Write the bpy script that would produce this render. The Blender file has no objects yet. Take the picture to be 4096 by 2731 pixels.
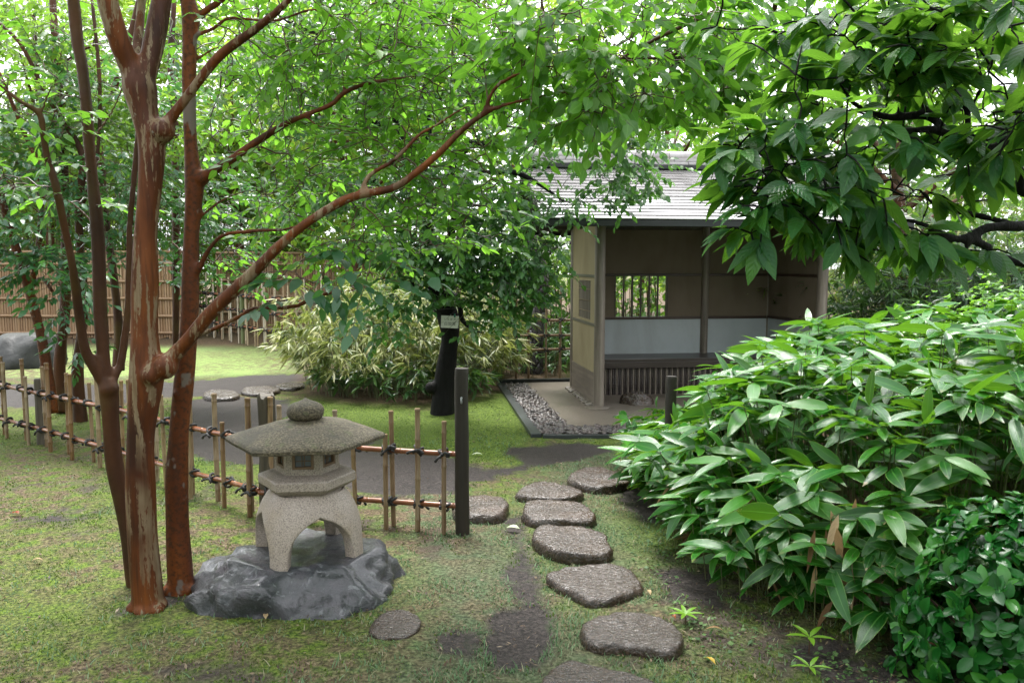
import bpy, bmesh, math, random
import numpy as np
from mathutils import Vector, Matrix, noise as mnoise
from mathutils.bvhtree import BVHTree

scene = bpy.context.scene
COL = scene.collection
rng = np.random.default_rng(7)
random.seed(7)

# ------------------------------------------------------------------ camera, sky, sun, exposure
EYE = Vector((0.0, 0.0, 1.6))
cam_d = bpy.data.cameras.new('camera')
cam_d.sensor_width = 36.0
cam_d.lens = 28.0
cam_d.clip_start = 0.05
cam_d.clip_end = 500.0
cam = bpy.data.objects.new('camera', cam_d)
COL.objects.link(cam)
cam.location = EYE
cam.rotation_euler = (math.radians(90 - 5.43), 0, 0)
scene.camera = cam

SUN_EL, SUN_AZ = math.radians(68), math.radians(-20)      # azimuth from +Y towards +X
world = bpy.data.worlds.new('World')
scene.world = world
world.use_nodes = True
wn = world.node_tree
wn.nodes.clear()
w_sky = wn.nodes.new('ShaderNodeTexSky')
w_sky.sky_type = 'NISHITA'
w_sky.sun_disc = False
w_sky.sun_elevation = SUN_EL
w_sky.sun_rotation = SUN_AZ
w_sky.air_density = 1.0
w_sky.dust_density = 5.0
w_sky.ozone_density = 1.0
w_hsv = wn.nodes.new('ShaderNodeHueSaturation')
w_hsv.inputs['Saturation'].default_value = 0.12             # cloud cover: nearly colourless sky
w_hsv.inputs['Value'].default_value = 1.0
w_mix = wn.nodes.new('ShaderNodeMix')
w_mix.data_type = 'RGBA'
w_mix.inputs[0].default_value = 0.6
w_mix.inputs[7].default_value = (8.0, 8.3, 8.6, 1)          # even cloud layer
w_bg = wn.nodes.new('ShaderNodeBackground')
w_bg.inputs['Strength'].default_value = 0.10
w_out = wn.nodes.new('ShaderNodeOutputWorld')
wn.links.new(w_sky.outputs[0], w_hsv.inputs['Color'])
wn.links.new(w_hsv.outputs[0], w_mix.inputs[6])
wn.links.new(w_mix.outputs[2], w_bg.inputs['Color'])
wn.links.new(w_bg.outputs[0], w_out.inputs['Surface'])

sun_d = bpy.data.lights.new('sun', 'SUN')
sun_d.energy = 1.5
sun_d.angle = math.radians(18)
sun_d.color = (1.0, 0.97, 0.93)
sun = bpy.data.objects.new('sun', sun_d)
COL.objects.link(sun)
sun_dir = Vector((math.cos(SUN_EL) * math.sin(SUN_AZ), math.cos(SUN_EL) * math.cos(SUN_AZ), math.sin(SUN_EL)))
sun.rotation_euler = sun_dir.to_track_quat('Z', 'Y').to_euler()
sun.location = (0, 0, 20)

vs = scene.view_settings
vs.view_transform = 'Standard'
vs.look = 'None'
vs.exposure = 2.35
vs.gamma = 1.0
vs.use_curve_mapping = False
scene.cycles.use_denoising = True
scene.cycles.max_bounces = 8
scene.cycles.diffuse_bounces = 2
scene.cycles.glossy_bounces = 3
scene.cycles.transmission_bounces = 4
scene.cycles.sample_clamp_indirect = 6.0

# ------------------------------------------------------------------ small tools
def tag(o, label=None, cat=None, group=None, kind=None):
    if label: o['label'] = label
    if cat: o['category'] = cat
    if group: o['group'] = group
    if kind: o['kind'] = kind
    return o

def empty(name, loc=(0, 0, 0), rz=0.0):
    o = bpy.data.objects.new(name, None)
    COL.objects.link(o)
    o.location = loc
    o.rotation_euler = (0, 0, rz)
    o.empty_display_size = 0.1
    return o

def link(name, me, m=None, parent=None, loc=None, rot=None, scale=None):
    o = bpy.data.objects.new(name, me)
    COL.objects.link(o)
    if m is not None and len(me.materials) == 0:
        me.materials.append(m)
    if parent is not None: o.parent = parent
    if loc is not None: o.location = loc
    if rot is not None: o.rotation_euler = rot
    if scale is not None: o.scale = scale
    return o

def np_mesh(name, verts, loops, totals, smooth=True, fattr=None, vattr=None):
    me = bpy.data.meshes.new(name)
    verts = np.ascontiguousarray(verts, dtype=np.float32).reshape(-1, 3)
    loops = np.ascontiguousarray(loops, dtype=np.int32).ravel()
    totals = np.ascontiguousarray(totals, dtype=np.int32).ravel()
    me.vertices.add(len(verts)); me.vertices.foreach_set('co', verts.ravel())
    me.loops.add(len(loops)); me.loops.foreach_set('vertex_index', loops)
    me.polygons.add(len(totals))
    starts = np.concatenate(([0], np.cumsum(totals)[:-1])).astype(np.int32)
    me.polygons.foreach_set('loop_start', starts)
    me.polygons.foreach_set('loop_total', totals)
    for k, a in (fattr or {}).items():
        at = me.attributes.new(k, 'FLOAT', 'POINT'); at.data.foreach_set('value', np.ascontiguousarray(a, dtype=np.float32).ravel())
    for k, a in (vattr or {}).items():
        at = me.attributes.new(k, 'FLOAT_VECTOR', 'POINT'); at.data.foreach_set('vector', np.ascontiguousarray(a, dtype=np.float32).ravel())
    me.update(calc_edges=True)
    me.polygons.foreach_set('use_smooth', np.full(len(totals), smooth, dtype=bool))
    return me

class Buf:
    """collects shapes that belong to one mesh"""
    def __init__(s): s.v = []; s.f = []
    def add(s, vs_, fs):
        o = len(s.v); s.v.extend([tuple(p) for p in vs_]); s.f.extend([tuple(i + o for i in f) for f in fs]); return s
    def box(s, c, d, rz=0.0, M=None, bev=0.0):
        hx, hy, hz = d[0] / 2, d[1] / 2, d[2] / 2
        if bev:
            b = min(bev, hx * .9, hy * .9, hz * .9)
            bm = bmesh.new(); bmesh.ops.create_cube(bm, size=1.0)
            for v in bm.verts: v.co = Vector((v.co.x * d[0], v.co.y * d[1], v.co.z * d[2]))
            bmesh.ops.bevel(bm, geom=bm.edges[:], offset=b, segments=2, affect='EDGES', profile=0.6)
            bm.verts.index_update()
            P_ = [v.co.copy() for v in bm.verts]; F = [[v.index for v in f.verts] for f in bm.faces]; bm.free()
        else:
            P_ = [Vector((x * hx, y * hy, z * hz)) for x in (-1, 1) for y in (-1, 1) for z in (-1, 1)]
            F = [(0, 1, 3, 2), (4, 6, 7, 5), (0, 4, 5, 1), (2, 3, 7, 6), (0, 2, 6, 4), (1, 5, 7, 3)]
        if M is None: M = Matrix.Rotation(rz, 3, 'Z')
        c = Vector(c)
        return s.add([c + M @ p for p in P_], F)
    def tube(s, pts, rad, seg=10, cap=True):
        pts = [Vector(p) for p in pts]; n = len(pts)
        if not hasattr(rad, '__len__'): rad = [rad] * n
        t0 = (pts[1] - pts[0]).normalized()
        a = Vector((0, 0, 1)) if abs(t0.z) < 0.9 else Vector((1, 0, 0))
        u = t0.cross(a).normalized()
        V = []; F = []
        for i in range(n):
            t = (pts[min(i + 1, n - 1)] - pts[max(i - 1, 0)])
            t = t.normalized() if t.length > 1e-9 else t0
            u = (u - t * u.dot(t)); u = u.normalized() if u.length > 1e-6 else t.orthogonal().normalized()
            w = t.cross(u)
            for k in range(seg):
                th = 2 * math.pi * k / seg
                V.append(pts[i] + (u * math.cos(th) + w * math.sin(th)) * rad[i])
        for i in range(n - 1):
            for k in range(seg):
                k2 = (k + 1) % seg
                F.append((i * seg + k, i * seg + k2, (i + 1) * seg + k2, (i + 1) * seg + k))
        if cap:
            F.append(tuple(range(seg - 1, -1, -1))); F.append(tuple((n - 1) * seg + k for k in range(seg)))
        return s.add(V, F)
    def lathe(s, prof, seg=24, c=(0, 0, 0)):
        """prof: (r, z) from bottom to top"""
        V = []; F = []; n = len(prof)
        for r, z in prof:
            for k in range(seg):
                th = 2 * math.pi * k / seg
                V.append((c[0] + r * math.cos(th), c[1] + r * math.sin(th), c[2] + z))
        for i in range(n - 1):
            for k in range(seg):
                k2 = (k + 1) % seg
                F.append((i * seg + k, i * seg + k2, (i + 1) * seg + k2, (i + 1) * seg + k))
        F.append(tuple(range(seg - 1, -1, -1))); F.append(tuple((n - 1) * seg + k for k in range(seg)))
        return s.add(V, F)
    def mesh(s, name, smooth=False, angle=None):
        me = bpy.data.meshes.new(name)
        me.from_pydata([tuple(p) for p in s.v], [], s.f)
        me.update()
        if smooth:
            me.polygons.foreach_set('use_smooth', np.ones(len(me.polygons), dtype=bool))
            if angle: me.set_sharp_from_angle(angle=math.radians(angle))
        return me
    def obj(s, name, m, parent=None, smooth=False, angle=None, **k):
        return link(name, s.mesh(name, smooth, angle), m, parent, **k)

def spline(pts, n=6):
    """Catmull-Rom through points of any dimension"""
    p = np.array(pts, dtype=float)
    if len(p) < 3:
        return np.array([p[0] + (p[-1] - p[0]) * t for t in np.linspace(0, 1, n + 1)])
    q = np.vstack((2 * p[0] - p[1], p, 2 * p[-1] - p[-2])); out = []
    for i in range(1, len(q) - 2):
        a, b, c, d = q[i - 1], q[i], q[i + 1], q[i + 2]
        for t in np.linspace(0, 1, n, endpoint=False):
            out.append(0.5 * ((2 * b) + (c - a) * t + (2 * a - 5 * b + 4 * c - d) * t * t + (3 * b - a - 3 * c + d) * t ** 3))
    out.append(p[-1])
    return np.array(out)

def nrm(a):
    return a / np.maximum(np.linalg.norm(a, axis=-1, keepdims=True), 1e-9)

def hash2(ix, iy, seed=0):
    h = (ix.astype(np.int64) * 374761393 + iy.astype(np.int64) * 668265263 + seed * 982451653) & 0x7fffffff
    h = ((h ^ (h >> 13)) * 1274126177) & 0x7fffffff
    return ((h ^ (h >> 16)) & 0xffff) / 65535.0

def vnoise(x, y, seed=0):
    ix, iy = np.floor(x), np.floor(y); fx, fy = x - ix, y - iy
    fx = fx * fx * (3 - 2 * fx); fy = fy * fy * (3 - 2 * fy)
    a = hash2(ix, iy, seed); b = hash2(ix + 1, iy, seed); c = hash2(ix, iy + 1, seed); d = hash2(ix + 1, iy + 1, seed)
    return (a * (1 - fx) + b * fx) * (1 - fy) + (c * (1 - fx) + d * fx) * fy

def fbm(x, y, s=1.0, o=4, seed=0):
    r = 0; a = 0.5; t = 0
    for i in range(o):
        r = r + a * vnoise(x * s, y * s, seed + i); t += a; a *= 0.5; s *= 2.03
    return r / t

def poly_sdf(x, y, poly):
    """signed distance, negative inside"""
    p = np.array(poly, dtype=float); n = len(p)
    d = np.full(x.shape, 1e9); ins = np.zeros(x.shape, dtype=bool)
    for i in range(n):
        a, b = p[i], p[(i + 1) % n]; e = b - a
        t = np.clip(((x - a[0]) * e[0] + (y - a[1]) * e[1]) / max(e @ e, 1e-9), 0, 1)
        d = np.minimum(d, np.hypot(x - a[0] - e[0] * t, y - a[1] - e[1] * t))
        c = ((a[1] > y) != (b[1] > y)) & (x < (b[0] - a[0]) * (y - a[1]) / (b[1] - a[1] + 1e-12) + a[0])
        ins ^= c
    return np.where(ins, -d, d)

# ------------------------------------------------------------------ materials
class NT:
    def __init__(s, name):
        s.m = bpy.data.materials.new(name); s.m.use_nodes = True
        s.t = s.m.node_tree; s.t.nodes.clear()
        s.out = s.t.nodes.new('ShaderNodeOutputMaterial')
        s.b = s.t.nodes.new('ShaderNodeBsdfPrincipled')
        s.t.links.new(s.b.outputs[0], s.out.inputs[0])
    def n(s, k): return s.t.nodes.new('ShaderNode' + k)
    def l(s, a, b): s.t.links.new(a, b)
    def val(s, sock, v):
        if hasattr(v, 'is_output') or hasattr(v, 'links'): s.l(v, sock)
        else: sock.default_value = v
    def co(s, scale=(1, 1, 1), kind='Object', rot=(0, 0, 0)):
        c = s.n('TexCoord'); mp = s.n('Mapping'); mp.inputs['Scale'].default_value = scale; mp.inputs['Rotation'].default_value = rot
        s.l(c.outputs[kind], mp.inputs[0]); return mp.outputs[0]
    def noise(s, scale=5, det=4, co=None, rough=.55, dist=0.0):
        x = s.n('TexNoise'); x.inputs['Scale'].default_value = scale; x.inputs['Detail'].default_value = det
        x.inputs['Roughness'].default_value = rough; x.inputs['Distortion'].default_value = dist
        if co is not None: s.l(co, x.inputs['Vector'])
        return x.outputs[0]
    def voro(s, scale=5, co=None, out='Distance', feat='F1'):
        x = s.n('TexVoronoi'); x.feature = feat; x.inputs['Scale'].default_value = scale
        if co is not None: s.l(co, x.inputs['Vector'])
        return x.outputs[out]
    def ramp(s, fac, stops, interp='LINEAR'):
        r = s.n('ValToRGB'); r.color_ramp.interpolation = interp; e = r.color_ramp.elements
        while len(e) < len(stops): e.new(0.5)
        for q, (p, c) in zip(e, stops):
            q.position = p; q.color = (*c, 1) if len(c) == 3 else c
        s.val(r.inputs[0], fac); return r.outputs[0]
    def mix(s, fac, a, b, mode='MIX'):
        x = s.n('Mix'); x.data_type = 'RGBA'; x.blend_type = mode
        s.val(x.inputs[0], fac)
        for k, v in ((6, a), (7, b)):
            if isinstance(v, tuple): x.inputs[k].default_value = (*v, 1) if len(v) == 3 else v
            else: s.l(v, x.inputs[k])
        return x.outputs[2]
    def math(s, op, a, b=0.0, c=0.0, clamp=False):
        x = s.n('Math'); x.operation = op; x.use_clamp = clamp
        s.val(x.inputs[0], a); s.val(x.inputs[1], b); s.val(x.inputs[2], c); return x.outputs[0]
    def mapr(s, v, a, b, c, d):
        x = s.n('MapRange'); x.clamp = True
        s.val(x.inputs[0], v)
        for i, q in enumerate((a, b, c, d)): x.inputs[i + 1].default_value = q
        return x.outputs[0]
    def attr(s, name, out='Fac'):
        x = s.n('Attribute'); x.attribute_name = name; return x.outputs[out]
    def orand(s): return s.n('ObjectInfo').outputs['Random']
    def bump(s, h, strength=.3, dist=.01, prev=None):
        x = s.n('Bump'); x.inputs['Strength'].default_value = strength; x.inputs['Distance'].default_value = dist
        s.l(h, x.inputs['Height'])
        if prev is not None: s.l(prev, x.inputs['Normal'])
        s.l(x.outputs[0], s.b.inputs['Normal']); return x.outputs[0]
    def set(s, col=None, rough=None, spec=None, metal=None, coat=None):
        for k, v in (('Base Color', col), ('Roughness', rough), ('Specular IOR Level', spec), ('Metallic', metal), ('Coat Weight', coat)):
            if v is None: continue
            if isinstance(v, tuple): v = (*v, 1) if len(v) == 3 else v
            s.val(s.b.inputs[k], v)
        return s

M = {}

def mat_leaf(name, dark, mid, light, trans, rough=.3, tr=.38, rib=None, margin=None, spot=None, veins=0.0, bumpy=.15, spec=.5, stripe=0.0, tip=None):
    t = NT(name)
    tint = t.attr('tint'); uv = t.attr('luv', 'Vector')
    sp = t.n('SeparateXYZ'); t.l(uv, sp.inputs[0])
    au = t.math('ABSOLUTE', sp.outputs[0])
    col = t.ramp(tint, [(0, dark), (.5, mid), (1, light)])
    nz = t.noise(28, 3, t.co(kind='Object'))
    col = t.mix(t.mapr(nz, .35, .7, 0, .35), col, t.mix(1.0, col, (.55, .62, .5), 'MULTIPLY'))
    if margin:
        col = t.mix(t.mapr(au, .90, .99, 0, .8), col, margin)
    if rib:
        col = t.mix(t.mapr(au, .03, .10, .8, 0), col, rib)
    if tip:
        col = t.mix(t.math('MULTIPLY', t.mapr(t.math('ADD', sp.outputs[1], t.math('MULTIPLY', t.math('SUBTRACT', t.noise(23, 3, t.co(kind='Object')), .5), .9)), .93, 1.02, 0, .9), t.mapr(tint, .2, .5, 1, .45)), col, tip)
    if spot:
        v = t.noise(17, 2, t.co(kind='Object'))
        col = t.mix(t.mapr(v, .70, .76, 0, .8), col, spot)
    t.set(col, rough, spec)
    h = t.noise(60, 2, t.co(kind='Object'))
    if veins:
        w = t.math('SINE', t.math('ADD', t.math('MULTIPLY', sp.outputs[1], 46.0), t.math('MULTIPLY', au, -9.0)))
        h = t.math('ADD', h, t.math('MULTIPLY', w, veins))
    if stripe:
        h = t.math('ADD', h, t.math('MULTIPLY', t.math('SINE', t.math('MULTIPLY', au, 34.0)), stripe))
    t.bump(h, bumpy, .004)
    tl = t.n('BsdfTranslucent')
    t.l(t.mix(1.0, col, trans, 'MULTIPLY') if False else t.mix(.75, col, trans), tl.inputs[0])
    mx = t.n('MixShader'); mx.inputs[0].default_value = tr
    t.l(t.b.outputs[0], mx.inputs[1]); t.l(tl.outputs[0], mx.inputs[2]); t.l(mx.outputs[0], t.out.inputs[0])
    M[name] = t.m
    return t.m

mat_leaf('leaf_stewartia', (.022, .080, .014), (.048, .155, .020), (.11, .235, .030), (.26, .58, .045), rough=.34, tr=.50, rib=(.16, .3, .06))
mat_leaf('leaf_plum', (0.0176, 0.06, 0.02), (0.036, 0.104, 0.028), (0.08, 0.176, 0.036), (.17, .42, .05), rough=.30, tr=.36, rib=(.1, .22, .06))
mat_leaf('leaf_teal', (0.016, 0.06, 0.032), (0.028, 0.096, 0.04), (0.056, 0.152, 0.04), (.14, .38, .06), rough=.3, tr=.35)
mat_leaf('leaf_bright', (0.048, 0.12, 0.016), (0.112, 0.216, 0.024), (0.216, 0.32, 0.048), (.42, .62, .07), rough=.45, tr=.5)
mat_leaf('leaf_mid', (0.028, 0.088, 0.016), (0.064, 0.16, 0.024), (0.128, 0.232, 0.04), (.28, .5, .05), rough=.4, tr=.45)
mat_leaf('leaf_oak', (.008, .048, .016), (.016, .085, .024), (.055, .155, .03), (.24, .52, .035), rough=.30, tr=.42, rib=(.05, .15, .035), spot=(.22, .17, .02), veins=.5, bumpy=.4, spec=.36)
mat_leaf('leaf_sasa', (.007, .055, .008), (.014, .100, .012), (.045, .175, .016), (.20, .46, .02), rough=.2, tr=.25, rib=(.07, .2, .035), margin=(.20, .33, .07), bumpy=.3, stripe=.3, spec=.5, tip=(.26, .19, .09))
mat_leaf('leaf_dry', (.10, .055, .026), (.27, .17, .085), (.45, .33, .20), (.4, .26, .12), rough=.65, tr=.2, veins=.4, bumpy=.5, spec=.15)
mat_leaf('leaf_camellia', (.006, .050, .009), (.012, .095, .014), (.04, .17, .02), (.08, .26, .02), rough=.17, tr=.14, bumpy=.12, spec=.32)
mat_leaf('leaf_azalea', (0.04, 0.128, 0.012), (0.08, 0.216, 0.016), (0.16, 0.32, 0.024), (.3, .6, .04), rough=.3, tr=.35)
mat_leaf('leaf_variegated', (.045, .095, .018), (.19, .235, .065), (.40, .39, .16), (.35, .42, .08), rough=.45, tr=.32)
mat_leaf('leaf_bamboo', (0.0112, 0.04, 0.0176), (0.024, 0.08, 0.024), (0.08, 0.16, 0.04), (.16, .34, .05), rough=.3, tr=.3)

def mk(name, f):
    t = NT(name); f(t); M[name] = t.m

def _granite_light(t):
    c = t.co()
    a = t.noise(170, 2, c); b = t.noise(9, 5, c)
    col = t.ramp(a, [(.28, (0.1179, 0.09452, 0.08354)), (.42, (0.2359, 0.1962, 0.1671)), (.55, (0.3146, 0.2654, 0.2262)), (.72, (0.3696, 0.32, 0.2785))])
    v = t.voro(230, c, 'Distance')
    col = t.mix(t.mapr(v, .0, .2, .25, 0), col, (0.06291, 0.05453, 0.05221))
    col = t.mix(t.mapr(b, .5, .75, 0, .45), col, (0.2359, 0.1818, 0.1044))
    t.set(col, t.mapr(b, .3, .7, .45, .7), .4); t.bump(t.noise(120, 3, c), .35, .004)
mk('granite_light', _granite_light)

def _granite_moss(t):
    c = t.co()
    a = t.noise(110, 3, c, .65); b = t.noise(6, 6, c); d = t.noise(20, 5, c, .65)
    col = t.ramp(a, [(.34, (.022, .018, .012)), (.46, (.058, .047, .030)), (.56, (.10, .082, .053)), (.70, (.175, .148, .10))])
    col = t.mix(t.mapr(b, .45, .62, 0, .72), col, (.040, .036, .027))
    col = t.mix(t.mapr(d, .56, .66, 0, .6), col, (.060, .070, .026))
    t.set(col, .72, .35); t.bump(t.noise(90, 4, c), .7, .006)
mk('granite_mossy', _granite_moss)

def _rock_blue(t):
    c = t.co()
    b = t.noise(3.2, 6, c, .62, .6); a = t.noise(26, 5, c); v = t.noise(7, 5, t.co((1, 1, 2.2)), .6, 1.2)
    col = t.ramp(b, [(.32, (0.01023, 0.01209, 0.01488)), (.48, (0.0279, 0.03162, 0.0372)), (.6, (0.05115, 0.04883, 0.05812)), (.76, (0.06045, 0.06739, 0.0651))])
    col = t.mix(t.mapr(v, .52, .62, 0, .55), col, (0.0651, 0.0558, 0.06975))
    col = t.mix(t.mapr(a, .6, .75, 0, .35), col, (0.01395, 0.01627, 0.01767))
    t.set(col, t.mapr(a, .35, .7, .35, .6), .5, coat=.55); t.b.inputs['Coat Roughness'].default_value = .16
    col = t.mix(t.mapr(t.noise(14, 5, c, .6, 1.5), .58, .64, 0, .6), col, (.16, .17, .18)); t.set(col)
    p = t.bump(t.noise(7, 9, c, .7, 1.0), 1.0, .04); t.bump(t.noise(45, 6, c, .7), .6, .008, p)
mk('rock_blue', _rock_blue)

def _rock_dark(t):
    c = t.co(); b = t.noise(3, 6, c); a = t.noise(22, 4, c)
    col = t.ramp(b, [(.35, (0.0054, 0.00576, 0.0054)), (.55, (0.0135, 0.0144, 0.0135)), (.75, (0.027, 0.0279, 0.0243))])
    col = t.mix(t.mapr(a, .6, .7, 0, .5), col, (0.036, 0.0378, 0.0306))
    t.set(col, .6); t.bump(t.noise(14, 6, c), .6, .02)
mk('rock_dark', _rock_dark)

def _step(t):
    c = t.co(); st = t.co((1, 2.6, 1), rot=(0, 0, .35))
    a = t.noise(95, 3, c); b = t.noise(5, 6, c); s = t.noise(34, 4, st, .6, .5)
    r = t.orand()
    col = t.ramp(a, [(.3, (0.007834, 0.005092, 0.00358)), (.46, (0.02742, 0.01783, 0.01267)), (.6, (0.05288, 0.03342, 0.02341)), (.8, (0.094, 0.06365, 0.04682))])
    col = t.mix(t.mapr(b, .48, .66, 0, .65), col, t.mix(r, (0.05484, 0.02705, 0.01239), (0.03329, 0.02482, 0.01928)))
    col = t.mix(t.mapr(s, .56, .68, 0, .5), col, (0.009792, 0.006683, 0.004957))
    t.set(col, t.mapr(s, .35, .62, .12, .40), .7)
    p = t.bump(s, .75, .016); t.bump(t.noise(120, 2, c), .3, .003, p)
mk('step_stone', _step)

def _bark_red(t):
    c = t.co((1, 1, .07)); f = t.co((1, 1, .35)); o = t.co()
    a = t.noise(21, 6, c, .62, .25); b = t.noise(5, 4, f); g = t.noise(60, 4, c); s = t.noise(2.2, 3, o)
    col = t.ramp(b, [(.32, (.026, .0065, .002)), (.5, (.080, .021, .0045)), (.68, (.145, .042, .0075)), (.85, (.095, .044, .009))])
    col = t.mix(t.mapr(g, .45, .7, 0, .5), col, (0.0208, 0.00936, 0.0052))
    pale = t.mix(t.mapr(g, .4, .65, 0, 1), (0.1872, 0.1404, 0.0884), (0.13, 0.0858, 0.0468))
    col = t.mix(t.math('MULTIPLY', t.mapr(t.math('ADD', a, t.math('MULTIPLY', t.math('SUBTRACT', t.noise(130, 3, t.co((1, 1, .3))), .5), .22)), .525, .565, 0, .95), t.mapr(s, .36, .52, 0, 1)), col, pale)
    lich = t.noise(11, 3, o)
    col = t.mix(t.mapr(lich, .69, .72, 0, .75), col, (0.1716, 0.1612, 0.1352))
    t.set(col, t.mapr(g, .3, .7, .45, .7), .22)
    p = t.bump(a, .6, .008); t.bump(g, .3, .003, p)
mk('bark_red', _bark_red)

def _bark_rust(t):
    c = t.co((1, 1, .2)); o = t.co()
    b = t.noise(5, 5, c); g = t.noise(50, 4, o); l = t.noise(9, 3, t.co((1, 1, .6)))
    col = t.ramp(b, [(.3, (.026, .008, .003)), (.5, (.085, .022, .005)), (.66, (.15, .042, .007)), (.85, (.075, .042, .010))])
    col = t.mix(t.mapr(g, .46, .66, 0, .75), col, (0.0275, 0.01375, 0.0077))
    col = t.mix(t.mapr(l, .61, .645, 0, .8), col, (0.1485, 0.132, 0.1155))
    t.set(col, t.mapr(g, .3, .7, .45, .7), .22); t.bump(g, .3, .004)
mk('bark_rust', _bark_rust)

def _bark_brown(t):
    c = t.co((1, 1, .25)); o = t.co()
    b = t.noise(6, 5, c); g = t.noise(45, 4, o); y = t.noise(2.5, 3, o)
    col = t.ramp(b, [(.3, (.018, .007, .003)), (.55, (.055, .020, .007)), (.8, (.10, .038, .012))])
    col = t.mix(t.mapr(y, .5, .68, 0, .6), col, (0.066, 0.04675, 0.0099))
    t.set(col, t.mapr(g, .3, .7, .45, .7), .22); t.bump(g, .3, .004)
mk('bark_brown', _bark_brown)

def _bark_black(t):
    c = t.co((1, 1, .3)); o = t.co()
    b = t.noise(16, 6, c, .65, .6); g = t.noise(40, 4, o)
    col = t.ramp(b, [(.3, (0.00154, 0.00154, 0.00154)), (.55, (0.00462, 0.004235, 0.00385)), (.8, (0.01232, 0.01155, 0.0104))])
    t.set(col, .75, .2); p = t.bump(b, .9, .025); t.bump(g, .4, .006, p)
mk('bark_black', _bark_black)

def _bark_pine(t):
    c = t.co((1, 1, .5)); v = t.voro(11, c, 'Distance', 'F1'); e = t.voro(11, c, 'Distance', 'DISTANCE_TO_EDGE')
    col = t.ramp(t.noise(12, 4, c), [(.3, (.022, .018, .020)), (.7, (.085, .07, .075))])
    col = t.mix(t.mapr(e, .0, .09, .9, 0), col, (.006, .005, .006))
    t.set(col, .55); t.bump(t.mapr(e, 0, .15, 0, 1), .9, .03)
mk('bark_pine', _bark_pine)

def _twig(t):
    t.set(t.ramp(t.noise(30, 3, t.co()), [(.3, (.03, .014, .008)), (.7, (.085, .04, .02))]), .4)
mk('twig_brown', _twig)
def _twigb(t): t.set((.012, .011, .010), .4)
mk('twig_black', _twigb)

def _bamboo(t):
    r = t.orand(); c = t.co((1, 1, .12)); o = t.co()
    a = t.noise(38, 4, c); b = t.noise(4, 4, o)
    base = t.ramp(r, [(0, (0.2372, 0.1729, 0.09867)), (.35, (0.1897, 0.1167, 0.04933)), (.6, (0.2608, 0.2075, 0.1439)), (.85, (0.1565, 0.08643, 0.03494)), (1, (0.2277, 0.1815, 0.1315))])
    col = t.mix(t.mapr(a, .48, .60, 0, .7), base, (0.09486, 0.04321, 0.01849))
    col = t.mix(t.mapr(b, .50, .64, 0, .8), col, (0.05217, 0.02376, 0.01233))
    t.set(col, .34, .5); t.bump(a, .15, .002)
mk('bamboo_straw', _bamboo)
def _bamboor(t):
    c = t.co((.15, 1, 1)); o = t.co(); a = t.noise(30, 4, c); b = t.noise(6, 4, o)
    col = t.ramp(b, [(.3, (0.091, 0.0294, 0.0126)), (.52, (0.175, 0.0595, 0.0245)), (.72, (0.266, 0.14, 0.077))])
    col = t.mix(t.mapr(a, .55, .68, 0, .6), col, (0.294, 0.21, 0.154))
    t.set(col, .28, .5)
mk('bamboo_red', _bamboor)
def _bamboof(t):
    r = t.orand(); c = t.co((1, 1, .2)); a = t.noise(30, 4, c)
    base = t.ramp(r, [(0, (0.2403, 0.1516, 0.08053)), (.5, (0.1802, 0.103, 0.05033)), (1, (0.2763, 0.1939, 0.1141))])
    t.set(t.mix(t.mapr(a, .5, .7, 0, .5), base, (0.1021, 0.05151, 0.02685)), .45)
mk('bamboo_screen', _bamboof)
def _bamboow(t):
    r = t.orand(); c = t.co((1, 1, .2)); a = t.noise(30, 4, c)
    base = t.ramp(r, [(0, (0.385, 0.35, 0.294)), (.6, (0.336, 0.266, 0.175)), (1, (0.21, 0.14, 0.077))])
    t.set(t.mix(t.mapr(a, .5, .7, 0, .4), base, (0.175, 0.105, 0.056)), .4)
mk('bamboo_pale', _bamboow)
def _culm(t):
    r = t.orand(); a = t.noise(4, 3, t.co((1, 1, .4)))
    t.set(t.mix(a, t.ramp(r, [(0, (0.07, 0.098, 0.042)), (.5, (0.14, 0.14, 0.0245)), (1, (0.126, 0.168, 0.112))]), (0.084, 0.091, 0.028)), .35)
mk('bamboo_green', _culm)
def _rope(t):
    a = t.noise(180, 3, t.co()); t.set(t.ramp(a, [(.35, (.006, .006, .007)), (.7, (.03, .028, .028))]), .7); t.bump(a, .8, .004)
mk('rope_black', _rope)

def wood(name, c1, c2, c3, rough=.55, ax=2, sc=14, bump=.3):
    def f(t):
        s = [1, 1, 1]; s[ax] = .07
        c = t.co(tuple(s)); a = t.noise(sc, 6, c, .6, .5); b = t.noise(2.6, 4, t.co()); g = t.noise(sc * 5, 3, c)
        col = t.ramp(a, [(.3, c1), (.52, c2), (.75, c3)])
        col = t.mix(t.mapr(g, .5, .7, 0, .4), col, c1)
        col = t.mix(t.mapr(b, .5, .7, 0, .35), col, t.mix(1.0, col, (.6, .55, .5), 'MULTIPLY'))
        t.set(col, rough, .45); t.bump(g, bump, .002)
    mk(name, f)
wood('post_dark', (.007, .0055, .004), (.020, .0145, .0095), (.042, .027, .018), .62)
wood('post_rotten', (0.0186, 0.0155, 0.01116), (0.062, 0.0496, 0.0341), (0.1178, 0.0992, 0.0744), .6)
wood('pavilion_post', (0.0899, 0.07641, 0.06293), (0.1798, 0.1483, 0.1214), (0.2607, 0.2248, 0.1888), .5)
wood('pavilion_board', (0.1079, 0.0899, 0.07641), (0.1798, 0.1483, 0.1214), (0.2337, 0.1978, 0.1663), .55, 1, 10)
wood('pavilion_rail', (0.0217, 0.01116, 0.00868), (0.0434, 0.0217, 0.01612), (0.062, 0.0372, 0.0279), .45, 0)
wood('rail_grey', (0.062, 0.0558, 0.0465), (0.1178, 0.1054, 0.0868), (0.155, 0.1364, 0.1178), .5, 1)
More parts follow.
